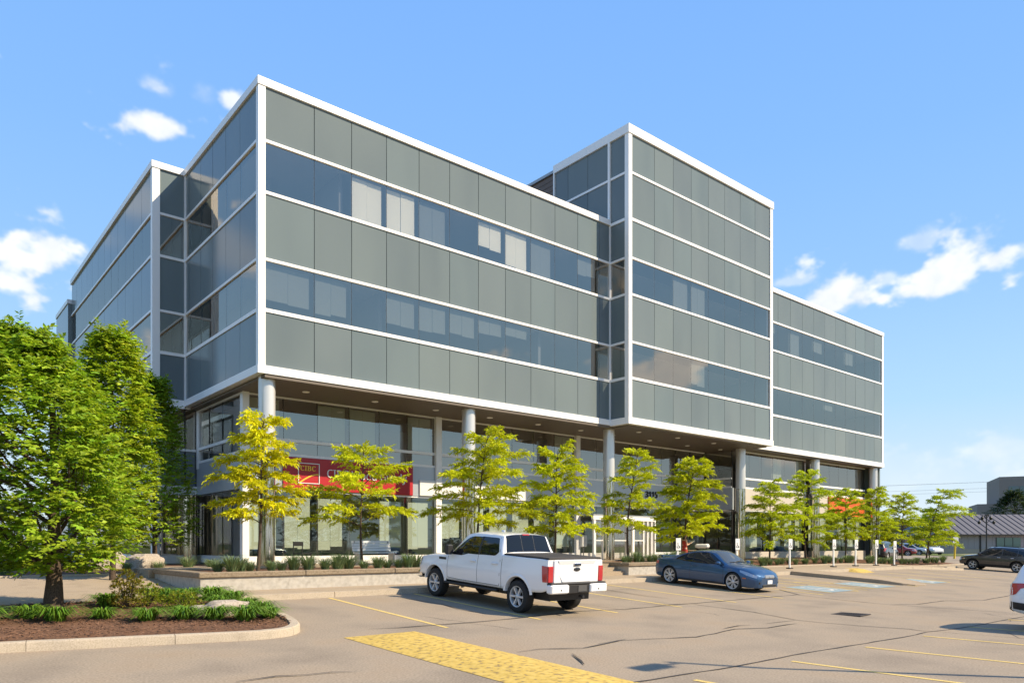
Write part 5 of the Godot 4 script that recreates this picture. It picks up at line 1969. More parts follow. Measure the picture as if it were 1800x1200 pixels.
# upright five door body for the crossover and the large sport utility car
func crossover(called: String, label: String, long: float, tall: float, wide: float, axle_f: float, axle_r: float, wheel_r: float, color: String) -> Node3D:
	var t := thing(called, label, "car")
	var b := Body.new()
	var f := long * 0.5
	var k := wide
	b.keys = [
		[-f, 0.52, 0.70 * k, 0.70, 0.74 * k, 1.02, 0.70 * k, 1.04, 0.64 * k, 1.05], [-f + 0.10, 0.45, 0.84 * k, 0.70, 0.89 * k, 1.08, 0.86 * k, 1.14, 0.78 * k, 1.18], [-f + 0.26, 0.40, 0.89 * k, 0.68, 0.96 * k, 1.09, 0.90 * k, tall - 0.30, 0.72 * k, tall - 0.20], [-f + 0.55, 0.36, 0.92 * k, 0.68, 0.985 * k, 1.07, 0.92 * k, tall - 0.16, 0.70 * k, tall - 0.08], [-f + 1.2, 0.32, 0.93 * k, 0.66, 0.985 * k, 1.04, 0.93 * k, tall - 0.09, 0.70 * k, tall - 0.012],
		[-f + 2.0, 0.32, 0.93 * k, 0.66, 0.985 * k, 1.02, 0.93 * k, tall - 0.075, 0.70 * k, tall], [-f + long * 0.58, 0.32, 0.93 * k, 0.66, 0.985 * k, 1.00, 0.93 * k, tall - 0.12, 0.69 * k, tall - 0.045], [-f + long * 0.77, 0.32, 0.93 * k, 0.66, 0.985 * k, 0.98, 0.92 * k, 1.04, 0.80 * k, 1.09], [-f + long * 0.84, 0.34, 0.93 * k, 0.66, 0.98 * k, 0.95, 0.91 * k, 0.985, 0.80 * k, 1.03], [f - 0.22, 0.36, 0.86 * k, 0.62, 0.91 * k, 0.86, 0.83 * k, 0.88, 0.74 * k, 0.92], [f - 0.06, 0.38, 0.74 * k, 0.60, 0.78 * k, 0.78, 0.70 * k, 0.79, 0.62 * k, 0.81], [f, 0.42, 0.64 * k, 0.58, 0.68 * k, 0.70, 0.60 * k, 0.705, 0.52 * k, 0.72]]
	b.arches = [[axle_f, wheel_r, wheel_r + 0.065], [axle_r, wheel_r, wheel_r + 0.065]]
	b.crown = 3.0
	var g := Geo.new()
	b.shell(g, 110)
	put("body", g.mesh(), M[color], t)
	var roof := tall - 0.15
	var belt := 1.07
	for hand in [1.0, -1.0]:
		var xs := [-f + 0.42, -f + 0.98, -f + long * 0.41, -f + long * 0.74]
		var w := Geo.new()
		b.flank(w, vv([[xs[0], belt + 0.06], [xs[1], belt + 0.02]]), vv([[xs[0] + 0.16, roof - 0.16], [xs[1] - 0.03, roof - 0.05]]), 0.005, hand)
		put("quarter_window", w.mesh(), M.car_glass, t)
		w = Geo.new()
		b.flank(w, vv([[xs[1] + 0.06, belt + 0.02], [xs[2], belt - 0.01]]), vv([[xs[1] + 0.03, roof - 0.045], [xs[2], roof - 0.02]]), 0.005, hand)
		put("window", w.mesh(), M.car_glass, t)
		w = Geo.new()
		b.flank(w, vv([[xs[2] + 0.07, belt - 0.01], [xs[3], belt - 0.02]]), vv([[xs[2] + 0.06, roof - 0.02], [-f + long * 0.56, roof - 0.03], [xs[3] - 0.05, belt + 0.04]]), 0.005, hand)
		put("window", w.mesh(), M.car_glass, t)
		var s := Geo.new()
		b.seam(s, upright(xs[2] + 0.03, 0.40, belt), 0.010, hand)
		b.seam(s, upright(-f + long * 0.725, 0.42, 0.97), 0.010, hand)
		b.seam(s, upright(xs[1] + 0.02, 0.75, belt), 0.010, hand)
		put("door_seam", s.mesh(), M.trim_black, t)
		for x in [xs[2] + 0.2, xs[1] + 0.28]:
			var h := Geo.new()
			h.block(b.side(x, 0.93, 0.015, hand), Vector3(0.2, 0.035, 0.03), 0.01)
			put("door_handle", h.mesh(), M.chrome, t)
		var cl := Geo.new()
		b.flank(cl, vv([[axle_r + wheel_r + 0.1, 0.34], [axle_f - wheel_r - 0.1, 0.34]]), vv([[axle_r + wheel_r + 0.1, 0.44], [axle_f - wheel_r - 0.1, 0.44]]), 0.01, hand, 10, 3)
		b.flank(cl, vv([[-f + 0.05, 0.50], [axle_r - wheel_r - 0.08, 0.42]]), vv([[-f + 0.05, 0.66], [axle_r - wheel_r - 0.08, 0.60]]), 0.012, hand, 8, 3)
		put("cladding", cl.mesh(), M.trim_black, t)
		var mi := Geo.new()
		mi.block(Vector3(xs[3] - 0.14, belt + 0.05, hand * (0.93 * k + 0.12)), Vector3(0.16, 0.16, 0.2), 0.03)
		put("mirror", mi.mesh(), M[color], t)
		var tl := Geo.new()
		b.flank(tl, vv([[-f + 0.04, 0.80], [-f + 0.17, 0.82], [-f + 0.28, 0.97], [-f + 0.58, 1.03]]), vv([[-f + 0.09, 1.08], [-f + 0.22, 1.085], [-f + 0.36, 1.085], [-f + 0.60, 1.07]]), 0.012, hand, 8, 4)
		put("taillight", tl.mesh(), M.tail_red, t)
		var hl := Geo.new()
		b.flank(hl, vv([[f - 0.42, 0.70], [f - 0.03, 0.64]]), vv([[f - 0.46, 0.80], [f - 0.05, 0.73]]), 0.010, hand, 6, 4)
		put("headlight", hl.mesh(), M.lamp_clear, t)
		var rr := Geo.new()
		rr.tube([b.roof(-f + 0.7, hand * 0.62 * k, 0.02), b.roof(-f + 1.1, hand * 0.62 * k, 0.06), b.roof(-f + 2.2, hand * 0.62 * k, 0.06), b.roof(-f + 2.5, hand * 0.62 * k, 0.02)], [0.012, 0.018, 0.018, 0.012], 6)
		put("roof_rail", rr.mesh(), M.trim_black, t)
	var ws := Geo.new()
	b.pane(ws, -f + long * 0.60, -f + long * 0.765, 0.93, 0.93, 0.006)
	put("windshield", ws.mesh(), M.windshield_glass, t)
	var rw := Geo.new()
	b.pane(rw, -f + 0.135, -f + 0.27, 0.88, 0.88, 0.008)
	put("rear_window", rw.mesh(), M.car_glass, t)
	var bu := Geo.new()
	bu.block(Vector3(-f + 0.07, 0.54, 0), Vector3(0.16, 0.24, 1.5 * k), 0.05)
	put("rear_bumper", bu.mesh(), M.trim_black, t)
	running_gear(t, [axle_f, axle_r], wheel_r, wheel_r * 0.66, 0.80 * k, 0.235, 5, true, [-f + 0.3, f - 0.3, 0.24, 0.75, 0.66 * k])
	return t


# stand a car on the sloping car park: heading is where its nose points (u, v)
func park(o: Node3D, u: float, v: float, heading: Vector2, base: float) -> void:
	var h := heading.normalized()
	var front := gy(u + h.x * base, v + h.y * base)
	var rear := gy(u - h.x * base, v - h.y * base)
	var fwd := Vector3(h.x * 2 * base, front - rear, -h.y * 2 * base).normalized()
	var side := fwd.cross(Vector3.UP).normalized()
	o.basis = Basis(fwd, side.cross(fwd), side)
	o.position = P(u, (front + rear) * 0.5, v)


func vehicles() -> void:
	rng.seed = 15
	var truck := pickup()
	park(truck, 12.80, 15.68, Vector2(0, 1), 1.84)
	truck.basis = truck.basis.scaled_local(Vector3(0.985, 0.99, 0.965))
	var car := sedan_coupe()
	park(car, 23.42, 16.30, Vector2(0, -1), 1.42)
	car.basis = car.basis.scaled_local(Vector3(0.965, 0.985, 0.97))
	var crv := crossover("crossover", "dark grey crossover parked by the side road", 4.55, 1.68, 0.92, 1.36, -1.27, 0.355, "paint_grey")
	park(crv, 58.4, 17.6, Vector2(0, 1), 1.3)
	var suv := crossover("sport_utility_car", "white sport utility car cut off by the frame, tail lamp showing", 5.02, 1.78, 1.0, 1.50, -1.36, 0.385, "paint_white")
	park(suv, 20.75, 3.3, Vector2(0, -1), 1.43)
	# cars in the far yard
	var far := [["black car at the corner of the right wing", "paint_black", 66.5, 29.0, Vector2(1, 0.15), 0.37], ["dark red car in the far yard", "paint_red", 97.0, 40.5, Vector2(0.3, -1), 0.3], ["first of the silver cars in the far yard", "paint_silver", 104.0, 42.0, Vector2(0.4, -1), 0.3], ["silver car beside the white ones in the far yard", "paint_silver", 107.5, 42.3, Vector2(0.4, -1), 0.3], ["white car next to the dumpster enclosure", "paint_white", 112.5, 42.6, Vector2(-0.7, -1), 0.3], ["white car between two silver ones in the far yard", "paint_white", 110.0, 46.0, Vector2(-0.4, -1), 0.3], ["grey car behind the far yard row", "paint_grey", 101.0, 46.0, Vector2(0.4, -1), 0.3]]
	for q in far:
		var o := copy(crv, Vector3.ZERO, 0.0, q[0], "cars in the far yard")
		for c in o.get_children():
			if c is MeshInstance3D and c.material_override == M.paint_grey:
				c.material_override = M[q[1]]
		var h: Vector2 = q[4].normalized()
		o.basis = Basis(Vector3(h.x, 0, -h.y), Vector3.UP, Vector3(h.y, 0, h.x))
		o.position = P(q[2], q[5], q[3])


# ------------------------------------------------------------------ street furniture and the person
func furniture() -> void:
	rng.seed = 16
	# accessible parking signs
	var spots := [[25.75, 19.75], [30.4, 19.9], [35.3, 20.0], [39.9, 20.0], [42.5, 20.0], [45.1, 20.0], [47.6, 20.0]]
	var names := ["white parking sign post before the short planter", "white parking sign post behind the nose of the blue coupe", "white parking sign post in the row along the right wing"]
	for k in spots.size():
		var q: Array = spots[k]
		var y := walk_y(q[0], q[1])
		var t := thing("parking_sign", names[mini(k, 2)], "sign", P(q[0], y, q[1]), -0.25, "accessible parking signs")
		var g := Geo.new()
		g.box(Vector3(0, 0.62, 0), Vector3(0.07, 1.24, 0.07))
		put("post", g.mesh(), M.sign_white, t)
		g = Geo.new()
		g.block(Vector3(0, 0.03, 0), Vector3(0.26, 0.06, 0.26), 0.012)
		put("base_plate", g.mesh(), M.iron, t)
		var b := Geo.new()
		b.block(Vector3(0, 1.26, 0.06), Vector3(0.26, 0.52, 0.012), 0.004)
		var board := put("board", b.mesh(), M.sign_white, t)
		var w := Geo.new()
		var arc := []
		for a in 10:
			var th := deg_to_rad(-200 + a * 25.0)
			arc.append(Vector3(-0.015 + cos(th) * 0.06, 1.16 + sin(th) * 0.06, 0.07))
		var wide := []
		for a in arc:
			wide.append(0.011)
		w.tube(arc, wide, 5)
		w.tube([Vector3(-0.025, 1.27, 0.07), Vector3(-0.02, 1.19, 0.07), Vector3(0.04, 1.19, 0.07), Vector3(0.065, 1.11, 0.07), Vector3(0.09, 1.115, 0.07)], [0.012, 0.012, 0.012, 0.012, 0.012], 5)
		w.tube([Vector3(-0.03, 1.30, 0.07), Vector3(-0.025, 1.315, 0.07)], [0.02, 0.02], 8)
		put("wheelchair_symbol", w.mesh(), M.black, board)
	# bench and chair on the terrace
	var t := thing("bench", "pale slatted bench on the terrace behind the long planter", "bench", P(14.6, 0.98, 25.9), 0.0)
	for k in 4:
		put("seat_slat", boxmesh(Vector3(1.7, 0.04, 0.1)), M.sign_white, t, Vector3(0, 0.45, 0.2 - k * 0.115))
	for k in 4:
		put("back_slat", boxmesh(Vector3(1.7, 0.09, 0.03)), M.sign_white, t, Vector3(0, 0.56 + k * 0.105, -0.24 - k * 0.02))
	for x in [-0.75, 0.75]:
		put("leg", boxmesh(Vector3(0.07, 0.43, 0.4)), M.grey_metal, t, Vector3(x, 0.215, 0.02))
		put("back_post", boxmesh(Vector3(0.05, 0.46, 0.04)), M.grey_metal, t, Vector3(x, 0.68, -0.29))
	t = thing("patio_chair", "black metal chair standing before the pale blinds", "chair", P(11.6, 0.98, 25.9), 0.35)
	put("seat", boxmesh(Vector3(0.46, 0.03, 0.44)), M.black, t, Vector3(0, 0.44, 0))
	put("backrest", boxmesh(Vector3(0.46, 0.16, 0.025)), M.black, t, Vector3(0, 0.80, -0.215))
	for x in [-0.22, 0.22]:
		put("leg", boxmesh(Vector3(0.025, 0.43, 0.025)), M.black, t, Vector3(x, 0.215, 0.2))
		put("back_leg", boxmesh(Vector3(0.025, 0.88, 0.025)), M.black, t, Vector3(x, 0.44, -0.24))
	# meter box on the pier by the doors
	t = thing("meter_box", "white meter box with a pipe on the pier beside the doors", "box", P(28.2, 1.62, 27.78))
	var g := Geo.new()
	g.block(Vector3(0, 0.32, 0), Vector3(0.38, 0.62, 0.16), 0.025)
	put("case", g.mesh(), M.sign_white, t)
	g = Geo.new()
	g.tube([Vector3(0, -0.62, 0), Vector3(0, 0.02, 0)], [0.03, 0.03], 8)
	put("pipe", g.mesh(), M.grey_metal, t)
	# litter bin with a hood, concrete urn
	t = thing("litter_bin", "square litter bin with a white hood beside the entrance ramp", "bin", P(31.9, 0.70, 22.9), 0.5)
	g = Geo.new()
	g.block(Vector3(0, 0.30, 0), Vector3(0.62, 0.60, 0.62), 0.02)
	put("base", g.mesh(), M.planter_wall, t)
	g = Geo.new()
	for x in [-0.27, 0.27]:
		for z in [-0.27, 0.27]:
			g.box(Vector3(x, 0.74, z), Vector3(0.06, 0.28, 0.06))
	g.box(Vector3(0, 0.70, 0), Vector3(0.44, 0.2, 0.44))
	put("opening", g.mesh(), M.black, t)
	g = Geo.new()
	g.block(Vector3(0, 0.98, 0), Vector3(0.66, 0.22, 0.66), 0.06)
	put("hood", g.mesh(), M.sign_white, t)
	t = thing("concrete_urn", "ribbed beige concrete urn between the bin and the person in red", "urn", P(30.75, 0.68, 22.6))
	g = Geo.new()
	g.lathe([Vector2(0.0, 0.0), Vector2(0.22, 0.0), Vector2(0.24, 0.1), Vector2(0.34, 0.62), Vector2(0.36, 0.76), Vector2(0.30, 0.80), Vector2(0.26, 0.72), Vector2(0.0, 0.70)], 24)
	put("bowl", g.mesh(), M.planter_cap, t)
	for k in 16:
		var a := TAU * k / 16
		put("rib", boxmesh(Vector3(0.03, 0.6, 0.03)), M.planter_cap, t, Vector3(cos(a) * 0.295, 0.36, sin(a) * 0.295)).basis = Basis(Vector3.UP, -a) * Basis(Vector3.BACK, -0.17)
	person()
	lamp_post()


func smin(a: float, b: float, k: float) -> float:
	var h := clampf(0.5 + 0.5 * (b - a) / k, 0.0, 1.0)
	return lerpf(b, a, h) - k * h * (1.0 - h)


# surface nets over tapered capsules [a, b, radius a, radius b]
func skin(g: Geo, bones: Array, cell: float, blend: float) -> void:
	var lo := Vector3.INF
	var hi := -Vector3.INF
	for b in bones:
		var r := maxf(b[2], b[3]) + cell * 2
		lo = lo.min((b[0] as Vector3).min(b[1]) - Vector3.ONE * r)
		hi = hi.max((b[0] as Vector3).max(b[1]) + Vector3.ONE * r)
	var nx := int((hi.x - lo.x) / cell) + 2
	var ny := int((hi.y - lo.y) / cell) + 2
	var nz := int((hi.z - lo.z) / cell) + 2
	var f := PackedFloat32Array()
	f.resize(nx * ny * nz)
	f.fill(1.0)
	for b in bones:
		var a: Vector3 = b[0]
		var d: Vector3 = b[1] - b[0]
		var dd := maxf(d.length_squared(), 1e-9)
		var r := maxf(b[2], b[3]) + blend + cell * 2
		var l := ((a.min(b[1]) - Vector3.ONE * r - lo) / cell).floor().max(Vector3.ZERO)
		var h := ((a.max(b[1]) + Vector3.ONE * r - lo) / cell).ceil().min(Vector3(nx - 1, ny - 1, nz - 1))
		for z in range(int(l.z), int(h.z) + 1):
			for y in range(int(l.y), int(h.y) + 1):
				for x in range(int(l.x), int(h.x) + 1):
					var p := lo + Vector3(x, y, z) * cell
					var t := clampf((p - a).dot(d) / dd, 0, 1)
					var v := (p - a - d * t).length() - lerpf(b[2], b[3], t)
					var k := x + nx * (y + ny * z)
					f[k] = v if f[k] >= 1.0 else smin(f[k], v, blend)
	var at := {}
	var base := g.p.size()
	for z in nz - 1:
		for y in ny - 1:
			for x in nx - 1:
				var k := x + nx * (y + ny * z)
				var sum := Vector3.ZERO
				var n := 0
				for e in [[0, 1], [0, nx], [0, nx * ny], [1, 1 + nx], [1, 1 + nx * ny], [nx, nx + 1], [nx, nx + nx * ny], [nx * ny, nx * ny + 1], [nx * ny, nx * ny + nx], [1 + nx, 1 + nx + nx * ny], [1 + nx * ny, 1 + nx + nx * ny], [nx + nx * ny, 1 + nx + nx * ny]]:
					var va: float = f[k + e[0]]
					var vb: float = f[k + e[1]]
					if (va < 0.0) != (vb < 0.0):
						var t := va / (va - vb)
						sum += corner(e[0], nx, ny).lerp(corner(e[1], nx, ny), t)
						n += 1
				if n > 0:
					at[k] = g.p.size()
					g.p.append(lo + (Vector3(x, y, z) + sum / n) * cell)
					g.n.append(Vector3.ZERO)
					g.c.append(g.tint)
	for k in at:
		var steps3 := [1, nx, nx * ny]
		for q in 3:
			var va := f[k]
			var vb := f[k + steps3[q]]
			if (va < 0.0) != (vb < 0.0):
				var s1: int = steps3[(q + 1) % 3]
				var s2: int = steps3[(q + 2) % 3]
				if at.has(k - s1) and at.has(k - s2) and at.has(k - s1 - s2):
					var c := [at[k], at[k - s1], at[k - s1 - s2], at[k - s2]]
					if va < 0.0:
						c.reverse()
					for tr in [[c[0], c[1], c[2]], [c[0], c[2], c[3]]]:
						var nn := (g.p[tr[2]] - g.p[tr[0]]).cross(g.p[tr[1]] - g.p[tr[0]])
						for w in tr:
							g.n[w] += nn
						g.i.append(tr[0]); g.i.append(tr[1]); g.i.append(tr[2])
	for k in range(base, g.p.size()):
		g.n[k] = g.n[k].normalized()


func corner(k: int, nx: int, ny: int) -> Vector3:
	var z := k / (nx * ny)
	var r := k - z * nx * ny
	var y := r / nx
	return Vector3(r - y * nx, y, z)


func hand_bones(wrist: Vector3, dir: Vector3, across: Vector3, palm_n: Vector3) -> Array:
	var b := []
	var palm := wrist + dir * 0.075
	for k in 4:
		var o := across * (k - 1.5) * 0.019
		var len: float = [0.062, 0.072, 0.068, 0.052][k]
		b.append([wrist + o * 0.5, palm + o, 0.014, 0.011])
		var p1 := palm + o + (dir * 0.9 + palm_n * 0.35).normalized() * len * 0.5
		var p2 := p1 + (dir * 0.4 + palm_n * 0.9).normalized() * len * 0.5
		b.append([palm + o, p1, 0.0095, 0.0085])
		b.append([p1, p2, 0.0085, 0.0075])
	var th := wrist + dir * 0.025 + across * -0.03
	b.append([wrist, th, 0.014, 0.011])
	b.append([th, th + (dir * 0.7 - across * 0.3 + palm_n * 0.6).normalized() * 0.055, 0.011, 0.008])
	return b


# standing on the ramp, facing right along the building, reading a sheet of paper
func person() -> void:
	var t := thing("person", "person in a long red dress with dark hair reading a white paper near the entrance", "person", P(29.75, 0.695, 22.4), -0.35)
	var skin_m := mat("skin", Color(0.50, 0.30, 0.20), 0.55)
	var dress_m := mat("red_dress", Color(0.36, 0.03, 0.02), 0.85)
	var hair_m := mat("dark_hair", Color(0.018, 0.012, 0.009), 0.5)
	var V := func(x, y, z): return Vector3(x, y, z)
	var g := Geo.new()
	var bones := [[V.call(0, 0.86, 0), V.call(0, 1.02, 0), 0.125, 0.10], [V.call(0, 1.02, 0), V.call(0.01, 1.22, 0), 0.095, 0.11], [V.call(0, 1.28, -0.13), V.call(0, 1.28, 0.13), 0.055, 0.055], [V.call(0.0, 1.28, 0), V.call(0.02, 1.38, 0), 0.05, 0.046], [V.call(0.03, 1.45, 0), V.call(0.035, 1.52, 0), 0.072, 0.085]]
	for s in [-1, 1]:
		bones.append([V.call(0, 0.86, s * 0.085), V.call(0.03, 0.46, s * 0.09), 0.085, 0.052])
		bones.append([V.call(0.03, 0.46, s * 0.09), V.call(-0.01, 0.07, s * 0.09), 0.05, 0.033])
		bones.append([V.call(-0.02, 0.035, s * 0.09), V.call(0.15, 0.022, s * 0.10), 0.035, 0.024])
		bones.append([V.call(0, 1.28, s * 0.16), V.call(0.02, 1.03, s * 0.20), 0.042, 0.034])
		bones.append([V.call(0.02, 1.03, s * 0.20), V.call(0.24, 1.10, s * 0.10), 0.033, 0.024])
	skin(g, bones, 0.017, 0.03)
	for s in [-1, 1]:
		skin(g, hand_bones(V.call(0.24, 1.10, s * 0.10), Vector3(0.92, 0.3, -0.2 * s).normalized(), Vector3(0, 0.3 * s, 1.0).normalized() * -s, Vector3(0, 0.5, -0.8 * s).normalized()), 0.005, 0.008)
	# nose, brow and ears on the head
	skin(g, [[V.call(0.10, 1.505, 0), V.call(0.128, 1.475, 0), 0.010, 0.013], [V.call(0.03, 1.49, 0.082), V.call(0.03, 1.47, 0.084), 0.016, 0.012], [V.call(0.03, 1.49, -0.082), V.call(0.03, 1.47, -0.084), 0.016, 0.012]], 0.006, 0.01)
	put("body", g.mesh(), skin_m, t)
	var f := Geo.new()
	for s in [-1, 1]:
		f.block(V.call(0.108, 1.51, s * 0.032), Vector3(0.012, 0.012, 0.024), 0.004)
	put("eyes", f.mesh(), hair_m, t)
	f = Geo.new()
	f.block(V.call(0.105, 1.435, 0), Vector3(0.012, 0.012, 0.045), 0.004)
	put("mouth", f.mesh(), dress_m, t)
	var d := Geo.new()
	var rows := []
	for q in [[0.16, 0.235], [0.4, 0.205], [0.65, 0.175], [0.86, 0.150], [0.96, 0.135], [1.04, 0.120], [1.12, 0.125], [1.20, 0.130], [1.245, 0.118]]:
		var row := []
		for k in 33:
			var a := -TAU * k / 32.0
			var fold := 1.0 + 0.06 * sin(a * 9.0) * smoothstep(1.0, 0.2, q[0])
			row.append(Vector3(cos(a) * q[1] * 0.82 * fold, q[0], sin(a) * q[1] * 1.08 * fold))
		rows.append(row)
	d.sheet(rows)
	put("dress", d.mesh(), dress_m, t)
	var h := Geo.new()
	skin(h, [[V.call(0.0, 1.54, 0), V.call(0.03, 1.56, 0), 0.088, 0.082], [V.call(-0.03, 1.52, 0), V.call(-0.065, 1.36, 0), 0.085, 0.055], [V.call(-0.02, 1.5, 0.05), V.call(-0.05, 1.34, 0.06), 0.05, 0.03], [V.call(-0.02, 1.5, -0.05), V.call(-0.05, 1.34, -0.06), 0.05, 0.03]], 0.012, 0.03)
	put("hair", h.mesh(), hair_m, t)
	var p := put("paper_sheet", boxmesh(Vector3(0.22, 0.004, 0.30)), M.sign_white, null, P(29.75, 0.695, 22.4) + Basis(Vector3.UP, -0.35) * Vector3(0.385, 1.175, 0))
	p.basis = Basis(Vector3.UP, -0.35) * Basis(Vector3.BACK, 0.55)
	tag(p, "white sheet of paper held by the person in red", "paper")


# tall lamp at the right of the camera; its shadow crosses the stalls
func lamp_post() -> void:
	var t := thing("parking_lamp", "tall parking lot lamp post with one flat head", "lamp", P(15.4, -0.22, 0.2))
	var g := Geo.new()
	g.lathe([Vector2(0.28, 0.0), Vector2(0.28, 0.75), Vector2(0.0, 0.76)], 20)
	put("footing", g.mesh(), M.planter_wall, t)
	g = Geo.new()
	g.tube([Vector3(0, 0.7, 0), Vector3(0, 7.9, 0)], [0.08, 0.055], 12)
	put("pole", g.mesh(), M.iron, t)
	g = Geo.new()
	g.box(Vector3(-0.2, 7.85, 0.1), Vector3(0.5, 0.05, 0.05))
	g.block(Vector3(-0.62, 7.86, 0.1), Vector3(0.7, 0.14, 0.36), 0.03)
	put("head", g.mesh(), M.iron, t)


# ------------------------------------------------------------------ what stands beyond
func at_view(x: float, depth: float, y: float) -> Vector3:   # x: metres right of the optical axis, depth along it
	return P(0.767 * x + 0.6416 * depth, y, -0.6416 * x + 0.767 * depth)


func far_side() -> void:
	rng.seed = 17
	var facing := atan2(-0.6416, 0.767)
	# low shop with a ribbed metal roof
	var c := at_view(86.0, 122.0, 0.28)
	var t := thing("low_shop_building", "low grey building with a ribbed metal roof and one wide window", "building", c, facing)
	var wall := mat("grey_siding", Color(0.30, 0.28, 0.29), 0.8)
	var roofm := mat("metal_roof", Color(0.145, 0.135, 0.14), 0.55, 0.3)
	box("wall", Vector3(-15, 0, -14), Vector3(20, 3.1, 0), wall, t)
	box("stone_base", Vector3(-15.05, 0, -14.05), Vector3(20.05, 0.75, 0.06), M.boulder, t)
	for k in 34:
		box("siding_board", Vector3(-14.95 + k * 1.02, 0.78, 0.0), Vector3(-14.0 + k * 1.02, 3.08, 0.035), wall, t)
	var g := Geo.new()
	g.hexa([Vector3(-15.8, 3.1, 0.8), Vector3(20.6, 3.1, 0.8), Vector3(20.6, 3.1, -14.8), Vector3(-15.8, 3.1, -14.8), Vector3(-12.6, 6.7, -6.6), Vector3(20.6, 6.7, -6.6), Vector3(20.6, 6.7, -7.4), Vector3(-12.6, 6.7, -7.4)])
	var roof := put("roof", g.mesh(), roofm, t)
	for k in 32:
		var x0 := -14.6 + k * 1.1
		var s := Geo.new()
		var x1 := maxf(x0, -12.5) if x0 < -12.5 else x0
		s.tube([Vector3(x0, 3.18, 0.8), Vector3(x1, 6.74, -6.6)], [0.055, 0.055], 4)
		put("roof_seam", s.mesh(), roofm, roof)
	box("gutter", Vector3(-15.85, 2.98, 0.75), Vector3(20.6, 3.16, 0.95), M.black, t)
	var gl := mat("green_glass", Color(0.10, 0.17, 0.15), 0.05, 0.2)
	for k in 3:
		var w := put("window", boxmesh(Vector3(1.25, 1.7, 0.05)), gl, t, Vector3(-5.6 + k * 1.36, 1.75, 0.09))
		put("frame", boxmesh(Vector3(0.09, 1.75, 0.08)), M.black, w, Vector3(-0.68, 0, 0.01))
	box("drain_pipe", Vector3(-9.0, 0, 0.05), Vector3(-8.82, 3.0, 0.2), M.black, t)
	# neighbours behind
	t = thing("concrete_office", "brown concrete office block with a dark window strip behind the low building", "building", at_view(142, 205, 0.28), facing - 0.42)
	var conc := mat("brown_concrete", Color(0.24, 0.20, 0.185), 0.8)
	box("wall", Vector3(-6, 0, -20), Vector3(30, 20.4, 0), conc, t)
	box("wall", Vector3(-11, 0, -18), Vector3(-6.05, 13.0, -2), conc, t)
	for k in 9:
		put("window", boxmesh(Vector3(2.5, 3.0, 0.1)), M.spandrel, t, Vector3(-2.6 + k * 2.7, 16.2, 0.04))
		put("window", boxmesh(Vector3(2.5, 3.0, 0.1)), M.spandrel, t, Vector3(-2.6 + k * 2.7, 8.2, 0.04))
	t = thing("flat_roofed_shed", "flat roofed dark shed with a pale sign between the trees and the low building", "building", at_view(84, 150, 0.28), facing)
	box("wall", Vector3(-8, 0, -10), Vector3(6, 4.2, 0), wall, t)
	box("parapet", Vector3(-8.3, 4.2, -10.3), Vector3(6.3, 6.2, 0.3), M.trim_black, t)
	box("sign_board", Vector3(-2.5, 4.6, 0.31), Vector3(0.5, 5.8, 0.4), M.sign_white, t)
	# enclosure with a yellow bollard
	t = thing("dumpster_enclosure", "narrow dark brown enclosure at the end of the far yard", "enclosure", at_view(61, 112, 0.28), facing)
	for k in 4:
		box("board", Vector3(-1.6 + k * 0.8, 0, -0.1), Vector3(-0.84 + k * 0.8, 2.6, 0.0), M.brown_siding, t)
	box("side_wall", Vector3(-1.6, 0, -3), Vector3(-1.5, 2.6, -0.11), M.brown_siding, t)
	box("side_wall", Vector3(1.46, 0, -3), Vector3(1.56, 2.6, -0.11), M.brown_siding, t)
	var yellow := mat("yellow_paint", Color(0.62, 0.42, 0.02), 0.5)
	t = thing("bollard", "thick yellow bollard before the brown enclosure", "bollard", at_view(60.6, 108, 0.28), 0)
	g = Geo.new()
	g.lathe([Vector2(0.34, 0), Vector2(0.34, 1.0), Vector2(0.25, 1.12), Vector2(0.0, 1.18)], 16)
	put("post", g.mesh(), yellow, t)
	t = thing("yellow_sign_post", "small white sign on a yellow post before the low building", "sign", at_view(43.0, 72.0, 0.2), facing)
	g = Geo.new()
	g.tube([Vector3(0, 0, 0), Vector3(0.1, 1.75, 0)], [0.09, 0.09], 8)
	put("post", g.mesh(), yellow, t)
	g = Geo.new()
	g.block(Vector3(0.1, 1.9, 0.06), Vector3(0.55, 0.75, 0.02), 0.006)
	put("board", g.mesh(), M.sign_white, t)
	# black lamp with two pairs of hanging lanterns
	t = thing("street_lamp", "black street lamp with four hanging lanterns before the low building", "lamp", at_view(61.5, 96.0, 0.25), facing)
	g = Geo.new()
	g.tube([Vector3(0, 0, 0), Vector3(0, 0.6, 0), Vector3(0, 5.2, 0)], [0.16, 0.09, 0.07], 10)
	put("pole", g.mesh(), M.black, t)
	put("box_head", boxmesh(Vector3(0.4, 0.22, 0.3)), M.black, t, Vector3(0.05, 5.3, 0))
	for q in [[-1, 0], [1, 0], [-1, 1], [1, 1]]:
		var x: float = q[0] * (0.95 if q[1] == 0 else 0.55)
		var y: float = 4.15 + q[1] * 0.55
		g = Geo.new()
		g.tube([Vector3(0, y + 0.1, 0), Vector3(x * 0.5, y + 0.55, 0), Vector3(x, y + 0.62, 0), Vector3(x, y + 0.42, 0)], [0.045, 0.04, 0.04, 0.03], 6)
		put("arm", g.mesh(), M.black, t)
		g = Geo.new()
		g.lathe([Vector2(0.07, 0.0), Vector2(0.15, 0.08), Vector2(0.17, 0.25), Vector2(0.24, 0.28), Vector2(0.06, 0.45)], 10, Transform3D(Basis.IDENTITY, Vector3(x, y, 0)))
		put("lantern", g.mesh(), M.black, t)
	# trees beyond
	var dark := Color(0.035, 0.06, 0.014)
